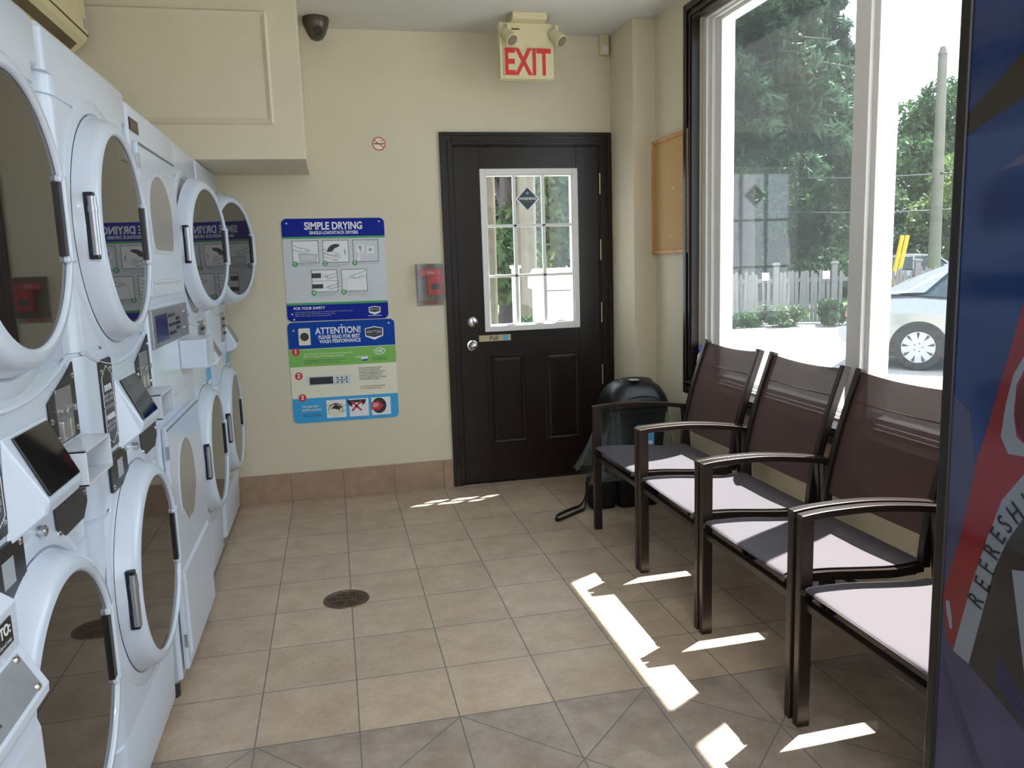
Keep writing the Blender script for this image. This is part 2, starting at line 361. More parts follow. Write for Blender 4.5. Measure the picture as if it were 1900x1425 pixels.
# bulkhead above the far machines, with a moulded panel
g = G().box(XL, -0.086, 4.35, YF, 2.005, H)
px0, px1, pz0, pz1 = -1.16, -0.228, 2.172, 2.722
fr = [(px0, pz0, px1, pz1), (px0+0.012, pz0+0.012, px1-0.012, pz1-0.012), (px0+0.034, pz0+0.034, px1-0.034, pz1-0.034)]
ys = [4.35, 4.334, 4.346]
rings = [[(a, y, b), (c, y, b), (c, y, d), (a, y, d)] for (a, b, c, d), y in zip(fr, ys)]
g.loft(rings, cap=True)
struct('trim_2', g, M_wall, bevel=0.003)
# baseboards
g = G()
xs = [-0.70+0.319*i for i in range(-2, 5)]; xs[0] = XL
edges = [XL, -0.965, -0.646, -0.327, -0.005, 0.317, 0.637, 0.70]
for a, b in zip(edges, edges[1:]): g.box(a+0.001, b-0.001, YF-0.012, YF, 0, 0.183)
struct('baseboard_back', g, M_base, bevel=0.002)
struct('baseboard_right', G().box(XR-0.012, XR, YB, 4.66, 0, 0.11), M_basel)

# small unseen eave over the door, added to trim the sun patch inside
struct('trim_3', G().box(DX0-0.6, 2.6, YF+0.2, YF+0.32, 2.62, 2.72), M_vinyl)

# ------------------------------------------------------------------ windows on the right wall
def window(name, y0, y1, mull, glasses):
    g = G()                     # dark casing with a stepped profile + jamb liner + stool
    def pic(a, b, c, d, x0, x1, t):
        g.box(x0, x1, a-t, a, c-t, d+t).box(x0, x1, b, b+t, c-t, d+t).box(x0, x1, a, b, d, d+t).box(x0, x1, a, b, c-t, c)
    pic(y0, y1, WZ0, WZ1, XR-0.018, XR, 0.075)
    pic(y0-0.035, y1+0.035, WZ0-0.035, WZ1+0.035, XR-0.03, XR-0.018, 0.038)
    pic(y0, y1, WZ0, WZ1, XR-0.026, XR-0.018, 0.014)
    casing = g.build(name, M_brown, bevel=0.004); casing['kind'] = 'structure'
    g = G().box(XR-0.018, 1.99, y0, y0+0.012, WZ0, WZ1).box(XR-0.018, 1.99, y1-0.012, y1, WZ0, WZ1).box(XR-0.018, 1.99, y0, y1, WZ1-0.012, WZ1).box(XR-0.058, 2.03, y0, y1, WZ0-0.006, WZ0+0.006)
    g.build('window_sill', M_brown, casing, bevel=0.003)
    g = G()
    def ring(a, b, c, d, x0, x1, t, v):
        g.box(x0, x1, a, a+t, c, d).box(x0, x1, b-t, b, c, d).box(x0, x1, a+t, b-t, d-v, d).box(x0, x1, a+t, b-t, c, c+v)
    a, b, c, d = y0+0.012, y1-0.012, WZ0+0.006, WZ1-0.012
    ring(a, b, c, d, 2.005, 2.16, 0.045, 0.012); ring(a+0.045, b-0.045, c+0.012, d-0.012, 2.02, 2.15, 0.038, 0.014); ring(a+0.083, b-0.083, c+0.026, d-0.026, 2.04, 2.10, 0.062, 0.018)
    g.box(2.0, 2.13, mull-0.045, mull+0.045, c, d).box(2.02, 2.11, mull-0.072, mull+0.072, c+0.03, d-0.03)
    g.build('window_frame', M_vinyl, casing, bevel=0.003)
    for (p, q), m in zip(((mull+0.07, b-0.13), (a+0.13, mull-0.07)), glasses):
        G().box(2.062, 2.066, p, q, c+0.035, d-0.035).build('window_pane', m, casing)
    return casing
window('window_1', WY0, WY1, 2.775, (M_glass, M_glass2))
window('window_2', VY0, VY1, -1.25, (M_glass2, M_glass2))
g = G()
for a, b in ((-0.9, -0.85), (0.275, 0.325), (1.45, 1.5)): g.box(a, b, YB-0.14, YB-0.06, 0.5, 2.4)
g.box(-0.9, 1.5, YB-0.14, YB-0.06, 0.5, 0.56).box(-0.9, 1.5, YB-0.14, YB-0.06, 2.34, 2.4)
w3 = struct('window_3', g, M_vinyl, bevel=0.003)
G().box(-0.87, 1.47, YB-0.102, YB-0.098, 0.53, 2.37).build('window_pane', M_glass2, w3)

# ------------------------------------------------------------------ door
yd = 5.065
g = G()
def strip(w0, w1, y0, y1):   # casing profile strip around the opening
    g.box(DX0-w1, DX0-w0, y0, y1, 0, DZ+w1).box(DX1+w0, DX1+w1, y0, y1, 0, DZ+w1).box(DX0-w0, DX1+w0, y0, y1, DZ+w0, DZ+w1)
strip(-0.012, 0.062, YF-0.014, YF); strip(0.04, 0.062, YF-0.022, YF-0.014); strip(0.004, 0.018, YF-0.02, YF-0.014)
g.box(DX0, DX0+0.02, YF, YF+0.18, 0, DZ).box(DX1-0.02, DX1, YF, YF+0.18, 0, DZ).box(DX0, DX1, YF, YF+0.18, DZ-0.02, DZ)
g.box(DX0, DX0+0.045, YF+0.07, YF+0.1, 0, DZ).box(DX1-0.045, DX1, YF+0.07, YF+0.1, 0, DZ).box(DX0, DX1, YF+0.07, YF+0.1, DZ-0.045, DZ)
struct('trim_4', g, M_brown, bevel=0.004)
sx0, sx1, sz0, sz1 = 0.786, 1.734, 0.010, 2.168
wx0, wx1, wz0, wz1 = 0.955, 1.585, 1.012, 2.026
g = G()
g.box(sx0, wx0, yd, yd+0.045, sz0, sz1).box(wx1, sx1, yd, yd+0.045, sz0, sz1).box(wx0, wx1, yd, yd+0.045, wz1, sz1).box(wx0, wx1, yd, yd+0.045, sz0, wz0)
for a, b in ((0.985, 1.20), (1.352, 1.567)):
    c, d = 0.272, 0.845
    r = [((a-0.012, c-0.012, b+0.012, d+0.012), yd+0.001), ((a, c, b, d), yd-0.008), ((a+0.012, c+0.012, b-0.012, d-0.012), yd+0.0005), ((a+0.03, c+0.03, b-0.03, d-0.03), yd-0.009)]
    g.loft([[(q[0], y, q[1]), (q[2], y, q[1]), (q[2], y, q[3]), (q[0], y, q[3])] for q, y in r])
door = struct('door_1', g, M_brown, bevel=0.002)
g = G()
for a, b, c, d, y0, y1 in ((wx0-0.006, wx1+0.006, wz0-0.006, wz1+0.006, yd-0.012, yd+0.057), ):
    t = 0.036
    g.box(a, a+t, y0, y1, c, d).box(b-t, b, y0, y1, c, d).box(a+t, b-t, y0, y1, d-t, d).box(a+t, b-t, y0, y1, c, c+t)
    a += t; b -= t; c += t; d -= t
    g.box(a, a+0.008, y0+0.008, y1-0.008, c, d).box(b-0.008, b, y0+0.008, y1-0.008, c, d).box(a, b, y0+0.008, y1-0.008, d-0.008, d).box(a, b, y0+0.008, y1-0.008, c, c+0.008)
    for k in (1, 2):
        x = a+(b-a)*k/3; g.box(x-0.011, x+0.011, yd+0.012, yd+0.034, c, d)
        z = c+(d-c)*k/3; g.box(a, b, yd+0.012, yd+0.034, z-0.009, z+0.009)
g.build('glazing_frame', M_vinyl, door, bevel=0.003)
G().box(wx0+0.02, wx1-0.02, yd+0.02, yd+0.024, wz0+0.02, wz1-0.02).build('door_pane', M_glass2, door)
for z in (1.933, 1.51, 1.10, 0.684):
    hg = G().cyl((1.742, yd-0.009, z-0.055), (1.742, yd-0.009, z+0.055), 0.006, n=12).box(1.736, 1.742, yd-0.004, yd+0.001, z-0.05, z+0.05)
    for q in (-0.06, 0.06): hg.cyl((1.742, yd-0.009, z+q-0.006), (1.742, yd-0.009, z+q+0.006), 0.0075, n=12)
    hg.build('hinge', M_brass, door, smooth=True)
G().lathe([(0.0, -0.004), (0.033, -0.004), (0.033, -0.008), (0.028, -0.012), (0.020, -0.016), (0.0, -0.016)][::-1], (0.870, yd, 1.076), 'y', 32).box(0.868, 0.872, yd-0.018, yd-0.014, 1.066, 1.086).build('deadbolt', M_chrome, door, smooth=True)
G().lathe([(0.0, -0.064), (0.018, -0.062), (0.028, -0.052), (0.029, -0.042), (0.02, -0.03), (0.012, -0.022), (0.013, -0.012), (0.034, -0.008), (0.036, 0.0)], (0.862, yd, 0.924), 'y', 32).build('door_knob', M_chrome, door, smooth=True)
pl = G().box(0.908, 1.118, yd-0.0035, yd, 0.944, 0.984).mi(1).box(1.068, 1.102, yd-0.0045, yd-0.0035, 0.948, 0.98).build('pull_plate', [M_gold, M_stick], door, bevel=0.001)
text('Pull', 0.040, (1.005, yd-0.0042, 0.964), '-y', M_pblack, door, 'pull_lettering', bold=0.0004)
G().box(DX0, DX1, YF+0.0, YF+0.2, -0.002, 0.008).build('threshold', M_brown)['kind'] = 'structure'
# warning diamond on the glass
ws = thing('warning_sticker', 'dark diamond WARNING sticker with white border on the door glass', 'sticker', (1.262, yd+0.0195, 1.846))
G().prism([(0, -0.082), (0.079, 0), (0, 0.082), (-0.079, 0)], 'y', -0.0008, 0).build('sticker_border', M_white, ws)
G().prism([(0, -0.07), (0.067, 0), (0, 0.07), (-0.067, 0)], 'y', -0.0016, -0.0008).build('sticker_face', M_diam, ws)
text('WARNING', 0.0245, (0, -0.0018, 0), '-y', M_white, ws, 'warning_lettering', bold=0.0006, ext=0.0003)
text('24 HOUR VIDEO', 0.0085, (0, -0.0018, -0.018), '-y', M_pgrey, ws, 'small_lettering', ext=0.0003)
G().prism([(-0.012, 0.03), (0, 0.026), (0.012, 0.032), (0.004, 0.044), (-0.006, 0.042)], 'y', -0.002, -0.0016).build('sticker_emblem', M_stick, ws)

# ------------------------------------------------------------------ wall things
# no-smoking decal
ns = thing('no_smoking_decal', 'small round no smoking decal on the cream wall above the blue signs', 'sign', (0.336, YF-0.001, 2.184))
G().prism(circ(0, 0, 0.0405, 40), 'y', -0.0005, 0.0).build('decal_disc', M_pcream, ns)
g = G(); n = 40
g.loft([[(r*math.cos(2*PI*i/n), y, r*math.sin(2*PI*i/n)) for i in range(n)] for r, y in ((0.0405, -0.0012), (0.0345, -0.0012))], cap=False)
c, s_ = math.cos(math.radians(-38)), math.sin(math.radians(-38))
g.prism([(c*a-s_*b, s_*a+c*b) for a, b in ((-0.036, -0.0028), (0.036, -0.0028), (0.036, 0.0028), (-0.036, 0.0028))], 'y', -0.0016, -0.0009)
g.build('red_ring_and_bar', M_exred, ns)
g = G().prism([(-0.032, -0.003), (0.018, -0.003), (0.018, 0.003), (-0.032, 0.003)], 'y', -0.001, -0.0005)
g.prism([(0.02, -0.003), (0.03, -0.003), (0.03, 0.003), (0.02, 0.003)], 'y', -0.001, -0.0005)
g.tube([(0.026, -0.0008, 0.004), (0.02, -0.0008, 0.01), (0.026, -0.0008, 0.015), (0.012, -0.0008, 0.02), (0.002, -0.0008, 0.018)], 0.0013, n=6)
g.build('cigarette', M_pblack, ns)

def board(x0, x1, z0, z1, r, label, name):
    t = thing(name, label, 'sign', ((x0+x1)/2, YF, z0), 0)
    return t, (x0+x1)/2, z0
# --- SIMPLE DRYING sign (local: x centred, z from the bottom, front at y=-0.004)
def sign_drying():
    t = thing('drying_instruction_sign', 'white and dark blue SIMPLE DRYING instruction sign on wall, above the ATTENTION sign', 'sign', (0.030, YF, 1.128))
    t.rotation_euler = (0, math.radians(0.4), 0)
    w, h = 0.612, 0.618; hw = w/2
    G().prism(rr(-hw, hw, 0, h, 0.03), 'y', -0.004, 0).build('sign_board', M_drab, t)
    g = G(); y = -0.0045
    P = lambda poly, mi, d=0: g.mi(mi).prism(poly, 'y', y-0.0003-d, -0.004)
    P(rr(-hw, hw, h-0.108, h, 0.03, corners=(0,1,1,0)), 0)                     # header
    P(rr(-hw, hw, h-0.120, h-0.108, 0), 1)
    P(rr(-hw, hw, 0, 0.098, 0.03, corners=(1,0,0,1)), 0)
    P(rr(-hw, hw, 0.098, 0.112, 0), 1)
    def frame(x0, z0, ww=0.155, hh=0.135):
        P(rr(x0, x0+ww, z0, z0+hh, 0), 2, 0.0001); P(rr(x0+0.003, x0+ww-0.003, z0+0.003, z0+hh-0.003, 0), 3, 0.0004)
    xs3 = (-0.252, -0.072, 0.108)
    for x in xs3: frame(x, 0.352)
    frame(-0.148, 0.175); frame(0.030, 0.175)
    def hand(cx, cz, s=1, m=1):     # simple line hand
        pts = [(-0.07, 0.03), (-0.035, 0.012), (-0.005, 0.008), (0.03, -0.004), (0.028, -0.011), (0.0, -0.006), (0.012, -0.018), (0.004, -0.021), (-0.03, -0.01), (-0.07, 0.0)]
        q = [(cx+m*a*s, cz+b*s) for a, b in pts]
        g.mi(2).tube([(a, y-0.001, b) for a, b in q], 0.0011, n=4)
    x, z = xs3[0], 0.352    # lint tray
    P([(x+0.035, z+0.058), (x+0.145, z+0.052), (x+0.138, z+0.008), (x+0.042, z+0.010)], 4, 0.0006); P([(x+0.041, z+0.052), (x+0.139, z+0.047), (x+0.133, z+0.013), (x+0.047, z+0.015)], 5, 0.0008); hand(x+0.075, z+0.08)
    x = xs3[1]; P([(x+0.08+0.055*math.cos(a), z+0.062+0.05*math.sin(a)) for a in [i*2*PI/28 for i in range(28)]], 2, 0.0006)
    P([(x+0.02, z+0.062), (x+0.06, z+0.07), (x+0.07, z+0.085), (x+0.095, z+0.095), (x+0.105, z+0.11), (x+0.13, z+0.09), (x+0.13, z+0.03), (x+0.10, z+0.012), (x+0.03, z+0.02)], 3, 0.0009); hand(x+0.07, z+0.055); hand(x+0.075, z+0.035)
    x = xs3[2]; P(rr(x+0.003, x+0.152, z+0.003, z+0.132, 0), 5, 0.0006); P(rr(x+0.022, x+0.066, z+0.058, z+0.105, 0), 3, 0.0008); P([(x+0.03, z+0.098), (x+0.058, z+0.098), (x+0.05, z+0.062), (x+0.042, z+0.07)], 4, 0.001)
    P(rr(x+0.085, x+0.13, z+0.05, z+0.095, 0), 3, 0.0008); P(circ(x+0.106, z+0.074, 0.011, 12), 4, 0.001); P([(x+0.022, z+0.003), (x+0.04, z+0.058), (x+0.045, z+0.058), (x+0.04, z+0.003)], 3, 0.0009)
    x, z = -0.148, 0.175
    P(rr(x+0.003, x+0.057, z+0.085, z+0.115, 0), 2, 0.0007); P(rr(x+0.003, x+0.066, z+0.022, z+0.048, 0), 2, 0.0007); P(rr(x+0.003, x+0.152, z+0.066, z+0.069, 0), 4, 0.0007)
    hand(x+0.1, z+0.095, 0.8, -1); hand(x+0.11, z+0.032, 0.8, -1)
    for i in range(3):
        for j in range(2): P(circ(x+0.07+i*0.012, z+0.092+j*0.013, 0.003, 8), 4, 0.0008)
    x = 0.030; hand(x+0.08, z+0.095, 0.95, -1); g.mi(4).tube([(x+0.012, y-0.001, z+0.105), (x+0.012, y-0.001, z+0.02)], 0.0008, n=4).tube([(x+0.028, y-0.001, z+0.08), (x+0.15, y-0.001, z+0.08)], 0.0008, n=4).tube([(x+0.028, y-0.001, z+0.08), (x+0.028, y-0.001, z+0.003)], 0.0008, n=4)
    nums = ((-0.240, 0.347), (-0.062, 0.347), (0.116, 0.347), (-0.138, 0.170), (0.040, 0.170))
    for a, b in nums: P(circ(a, b, 0.0165, 20), 1, 0.0012)
    # footer shield logo
    P([(0.185, 0.072), (0.222, 0.078), (0.259, 0.072), (0.257, 0.038), (0.222, 0.024), (0.187, 0.038)], 3, 0.0004)
    P([(0.190, 0.068), (0.222, 0.073), (0.254, 0.068), (0.252, 0.046), (0.222, 0.04), (0.192, 0.046)], 2, 0.0008)
    P(rr(0.18, 0.262, 0.018, 0.021, 0), 3, 0.0004)
    for a, b in ((-0.275, h-0.028), (0.275, h-0.022), (-0.277, 0.045), (-0.266, 0.012)): P(circ(a, b, 0.005, 12), 3, 0.0008)
    g.build('printed_pictures', [M_pblue, M_pgreen, M_pblack, M_white, M_pgrey, M_drab], t)
    T = []
    def tx(s, sz, a, b, m, al='CENTER', sx=1.0, bold=0.0): T.append(text(s, sz, (a, y-0.0006, b), '-y', m, t, 'sign_lettering', sx=sx, bold=bold, align=al, ext=0.0004))
    tx('SIMPLE DRYING', 0.062, 0, h-0.047, M_white, sx=0.80, bold=0.0018); tx('SINGLE-LOAD/STACK DRYERS', 0.026, 0, h-0.086, M_white, sx=0.83, bold=0.0006)
    for (a, b), s in zip(nums, '12345'):
        T.append(text(s, 0.026, (a, y-0.002, b), '-y', M_white, t, 'sign_lettering', bold=0.0006, ext=0.0003))
    for (a, b), s in zip(nums, ('CLEAN lint filter', 'LOAD dryer loosely,\nclose the door', 'INSERT coins or card', 'SELECT temperature\nor add more time', 'RESTART by closing the\ndoor, press the button')):
        tx(s, 0.0135, a+0.022, b-0.006-0.006*s.count('\n'), M_pgrey, 'LEFT')
    tx('FOR YOUR SAFETY', 0.022, -0.266, 0.078, M_white, 'LEFT', bold=0.0006)
    tx('• Never place flammable liquids or clothes cleaned with them in dryer\n• Never leave dryer while children are operating\n• Please allow dryer to stop completely first', 0.0125, -0.266, 0.044, M_pgrey, 'LEFT')
    T.append(text('MAYTAG', 0.0165, (0.222, y-0.0016, 0.057), '-y', M_pgrey, t, 'sign_lettering', ext=0.0003, bold=0.0003, sx=0.85))
    merge_into(T[0], T[1:])
    return t
sign_drying()
def sign_attention():
    t = thing('washing_instruction_sign', 'blue, green, cream and cyan ATTENTION wash instruction sign, below the SIMPLE DRYING sign', 'sign', (0.042, YF, 0.494))
    t.rotation_euler = (0, math.radians(0.2), 0)
    w, h = 0.650, 0.629; hw = w/2
    G().prism(rr(-hw, hw, 0, h, 0.03), 'y', -0.004, 0).build('sign_board', M_pcream, t)
    g = G(); y = -0.0045
    P = lambda poly, mi, d=0: g.mi(mi).prism(poly, 'y', y-0.0003-d, -0.004)
    # 0 blue 1 lime 2 cyan 3 red 4 black 5 white 6 grey 7 cream
    P(rr(-hw, hw, h-0.165, h, 0.03, corners=(0,1,1,0)), 0); P(rr(-hw, hw, h-0.276, h-0.168, 0), 1); P(rr(-hw, hw, 0, 0.155, 0.03, corners=(1,0,0,1)), 2)
    P(rr(-0.262, -0.192, h-0.142, h-0.038, 0.006), 7, 0.0004); P(circ(-0.227, h-0.090, 0.026, 24), 4, 0.0008)
    P([(0.140, h-0.055), (0.197, h-0.043), (0.254, h-0.055), (0.252, h-0.105), (0.197, h-0.128), (0.142, h-0.105)], 5, 0.0004)
    P([(0.146, h-0.059), (0.197, h-0.049), (0.248, h-0.059), (0.246, h-0.100), (0.197, h-0.112), (0.148, h-0.100)], 4, 0.0008)
    P(circ(0.225, h-0.200, 0.035, 28, 0.022), 5, 0.0004); P(circ(0.225, h-0.200, 0.031, 28, 0.018), 1, 0.0007)
    P([(0.105, h-0.23), (0.150, h-0.228), (0.146, h-0.256), (0.112, h-0.256)], 5, 0.0004); P([(0.110, h-0.248), (0.148, h-0.246), (0.146, h-0.256), (0.112, h-0.256)], 0, 0.0007); P(rr(0.07, 0.107, h-0.234, h-0.230, 0), 5, 0.0004)
    P(rr(-0.23, 0.035, 0.232, 0.292, 0.002), 6, 0.0002); P(rr(-0.214, -0.072, 0.239, 0.284, 0), 4, 0.0006)
    for i in range(3):
        for z in (0.246, 0.274): P(circ(-0.045+i*0.028, z, 0.0055, 10), 4, 0.0006)
    P(rr(-0.05, 0.02, 0.258, 0.262, 0), 4, 0.0006)
    for i, x in enumerate((-0.122, 0.018, 0.156)):
        P(rr(x, x+0.12, 0.022, 0.135, 0), 5, 0.0003)
        if i == 0:
            P(circ(x+0.055, 0.07, 0.045, 24), 4, 0.0005); P(circ(x+0.055, 0.066, 0.042, 24), 7, 0.0007); P([(x+0.025, 0.08), (x+0.055, 0.108), (x+0.09, 0.09), (x+0.08, 0.07), (x+0.05, 0.078)], 4, 0.0009)
            g.mi(4).tube([(x+0.12, y-0.001, 0.10), (x+0.09, y-0.001, 0.085), (x+0.06, y-0.001, 0.075), (x+0.085, y-0.001, 0.06), (x+0.12, y-0.001, 0.065)], 0.0012, n=4); P(rr(x-0.012, x+0.10, 0.104, 0.107, 0), 3, 0.0011)
        elif i == 1:
            cx, cz = x+0.045, 0.128
            P([(cx+0.06*math.cos(a), cz+0.05*math.sin(a)*1.0) for a in [PI+PI*k/14 for k in range(15)]], 4, 0.0005); P([(cx-0.03, 0.095), (cx, 0.112), (cx+0.04, 0.1), (cx+0.03, 0.082), (cx-0.02, 0.08)], 5, 0.0008)
            for s1 in (-1, 1):
                q = [(cx+s1*a*0.03-b*0.004, 0.088+a*0.03+s1*b*0.004) for a, b in ((-1, -1), (1, -1), (1, 1), (-1, 1))]; P(q, 3, 0.0012)
        else:
            P(circ(x+0.048, 0.082, 0.045, 24, 0.05), 4, 0.0005); P([(x+0.0, 0.058), (x+0.045, 0.052), (x+0.078, 0.08), (x+0.045, 0.112), (x+0.0, 0.106)], 3, 0.0009)
    cn = ((-0.285, h-0.182), (-0.277, 0.297), (-0.264, 0.160))
    for a, b in cn: P(circ(a, b, 0.0235, 24), 3, 0.0009)
    for a, b in ((-0.29, h-0.05), (0.29, h-0.026), (0, h-0.026)): P(circ(a, b, 0.005, 12), 5, 0.0008)
    g.build('printed_pictures', [M_pblue2, M_plime, M_pcyan, M_pred, M_pblack, M_white, M_drab, M_pcream], t)
    T = []
    def tx(s, sz, a, b, m, al='CENTER', sx=1.0, bold=0.0, d=0.0006): T.append(text(s, sz, (a, y-d, b), '-y', m, t, 'sign_lettering', sx=sx, bold=bold, align=al, ext=0.0004))
    tx('ATTENTION!', 0.056, -0.022, h-0.060, M_white, sx=0.84, bold=0.0014); tx('PLEASE READ FOR BEST', 0.031, -0.018, h-0.098, M_white, sx=0.78, bold=0.0008); tx('WASH PERFORMANCE', 0.031, -0.014, h-0.125, M_white, sx=0.80, bold=0.0008)
    tx('MAYTAG', 0.026, 0.197, h-0.078, M_pgrey, sx=0.85, bold=0.0006, d=0.0013); tx('COMMERCIAL LAUNDRY', 0.008, 0.197, h-0.096, M_pgrey, sx=0.85, d=0.0013)
    tx('HE', 0.03, 0.225, h-0.200, M_white, bold=0.0006, d=0.001, sx=1.1)
    for (a, b), s in zip(cn, '123'): tx(s, 0.038, a, b, M_white, bold=0.0012, d=0.0014)
    tx('High efficiency front load machines work best with\nthe low sudsing of HE detergent products', 0.0165, -0.24, h-0.206, M_pcream, 'LEFT', sx=0.88)
    tx('Use HE detergent. Fill your drum for full loads for\nthe highest efficiency and the best washing', 0.0145, -0.24, h-0.246, M_pblack, 'LEFT', sx=0.86)
    tx('Look for this symbol on\nyour detergent label', 0.0115, 0.225, h-0.248, M_pblack, sx=0.88)
    tx('Smart controls adjust cycle times\nfor soil levels, detergent levels,\ntemperature loads and water pressure.\nYou may see the display jump from\n5 minutes to 2 minutes or skip as\nneeded for optimal actions to complete\nto that specific load condition', 0.0128, 0.090, 0.291, M_pblack, 'LEFT', sx=0.82)
    tx('Door will not open until cycle finishes', 0.0118, 0.092, 0.210, M_pblack, 'LEFT', sx=0.86); tx('DO NOT FORCE DOOR OPEN', 0.0118, 0.092, 0.195, M_pred, 'LEFT', sx=0.86)
    tx('Door window:', 0.0, 0, 0, M_white) if False else None
    tx('You must load\nmachine properly.', 0.0225, -0.272, 0.093, M_pcream, 'LEFT', sx=0.74, bold=0.0003); tx('Do not overfill machine,\nloading instructions inside', 0.0125, -0.266, 0.048, M_pblack, 'LEFT', sx=0.86)
    tx('OPEN\nSHUT', 0.0145, 0.182, 0.084, M_white, sx=0.9, bold=0.0004, d=0.0014)
    merge_into(T[0], T[1:])
    return t
sign_attention()

# fire alarm pull station under a clear cover
fa = thing('fire_alarm_station', 'red fire alarm pull station under a clear plastic cover left of the door', 'fire alarm', (0.598, YF, 1.322))
G().box(-0.082, 0.092, -0.006, 0, -0.132, 0.132).build('back_plate', M_clear, fa, bevel=0.002)
G().box(-0.010, 0.085, -0.045, -0.006, -0.062, 0.098).build('alarm_body', M_red, fa, bevel=0.004)
G().box(-0.062, 0.075, -0.055, -0.045, 0.058, 0.094).box(0.004, 0.07, -0.056, -0.045, -0.05, 0.056).build('pull_handle', M_red, fa, bevel=0.003)
G().box(0.010, 0.065, -0.0575, -0.056, -0.03, 0.008).build('instruction_label', M_diam, fa)
text('PULL', 0.02, (0.01, -0.056, 0.076), '-y', M_white, fa, 'pull_lettering', bold=0.0004)
g = G()
a, b, c, d, y0 = -0.076, 0.090, -0.098, 0.128, -0.072
g.box(a, b, y0-0.002, y0, c, d).box(a, a+0.002, y0, -0.006, c, d).box(b-0.002, b, y0, -0.006, c, d).box(a, b, y0, -0.006, d-0.002, d).box(a, b, y0, -0.006, c, c+0.002)
g.build('clear_cover', M_clear, fa)
text('LIFT HERE', 0.019, (0.008, -0.0065, -0.115), '-y', M_exred, fa, 'lift_lettering', bold=0.0005)

# exit sign hanging from the ceiling
ex = thing('exit_sign', 'cream ceiling-mounted EXIT sign with red letters and two emergency lamp heads', 'exit sign', (1.19, 4.70, 2.84))
G().box(-0.10, 0.10, -0.085, 0.06, -0.038, 0).build('ceiling_canopy', M_cream, ex, bevel=0.004)
G().box(-0.165, 0.155, -0.012, 0.05, -0.345, -0.038).box(-0.145, 0.14, -0.02, -0.012, -0.335, -0.19).build('sign_housing', M_cream, ex, bevel=0.004)
for s, nm in (('EXIT', 'exit_lettering'),):
    text('EXIT', 0.205, (-0.005, -0.0215, -0.262), '-y', M_exred, ex, nm, sx=0.66, bold=0.0045, ext=0.0015)
G().box(-0.092, -0.045, -0.0135, -0.012, -0.078, -0.070).build('indicator_slot', M_acd, ex)
for x, dx in ((-0.118, 0.25), (0.168, 0.35)):
    hd = G().cyl((x, -0.03, -0.10), (x, -0.03, -0.055), 0.012, n=12).cyl((x-dx*0.05, -0.015, -0.095), (x+dx*0.06, -0.065, -0.148), 0.030, 0.037, n=24).build('lamp_head', M_cream, ex, smooth=True)
    d = Vector((dx*0.11, -0.05, -0.053)).normalized(); c0 = Vector((x+dx*0.06, -0.065, -0.148))
    G().cyl(c0, c0+d*0.004, 0.031, n=24).build('lamp_lens', M_chrome, hd)
# security camera dome
sc = thing('security_camera', 'small grey dome security camera hanging at the ceiling beside the bulkhead', 'security camera', (0.008, 4.86, 2.84))
G().lathe([(0.0, 0.0), (0.072, 0.0), (0.074, -0.012), (0.068, -0.045), (0.052, -0.085), (0.034, -0.112), (0.015, -0.122), (0.0, -0.124)], n=40).build('camera_housing', M_cam, sc, smooth=True)
dv = Vector((-0.02, -0.86, -0.5)).normalized(); c0 = Vector((0.008, -0.022, -0.066))
le = G().cyl(c0, c0+dv*0.035, 0.031, 0.029, n=28).build('lens_collar', M_cam, sc, smooth=True)
G().cyl(c0+dv*0.035, c0+dv*0.037, 0.022, n=28).build('lens', M_plate, le); G().cyl(c0+dv*0.037, c0+dv*0.039, 0.008, n=20).build('lens_ring', M_cam, le)
# motion detector in the corner
md = thing('motion_detector', 'small white motion detector high in the far right corner', 'detector', (1.778, YF, 2.725))
G().prism([(-0.035, 0.0), (0.035, 0.0), (0.028, -0.04), (-0.028, -0.04)], 'z', 0, 0.125).build('detector_body', M_cream, md, bevel=0.008, bseg=3)
G().box(-0.02, 0.02, -0.046, -0.038, 0.012, 0.058).build('detector_lens', M_vinyl, md, bevel=0.004)
# cork board on the right wall
cb = thing('cork_board', 'cork notice board with light wood frame beside the window', 'notice board', (XR, 4.41, 1.49))
G().box(-0.012, 0, -0.228, 0.228, 0.0, 0.625).build('cork_surface', M_cork, cb)
g = G(); t = 0.022
g.box(-0.024, 0, -0.25, -0.25+t, -0.022, 0.647).box(-0.024, 0, 0.25-t, 0.25, -0.022, 0.647).box(-0.024, 0, -0.25+t, 0.25-t, 0.647-t, 0.647).box(-0.024, 0, -0.25+t, 0.25-t, -0.022, -0.022+t)
g.build('board_frame', M_oak, cb, bevel=0.003)
for y, z in ((-0.06, 0.345), (-0.175, 0.375), (-0.02, 0.075), (-0.19, 0.285)):
    G().cyl((-0.012, y, z), (-0.02, y, z), 0.002, n=8).cyl((-0.02, y, z), (-0.026, y, z), 0.006, 0.004, n=12).build('push_pin', M_vinyl, cb, smooth=True)

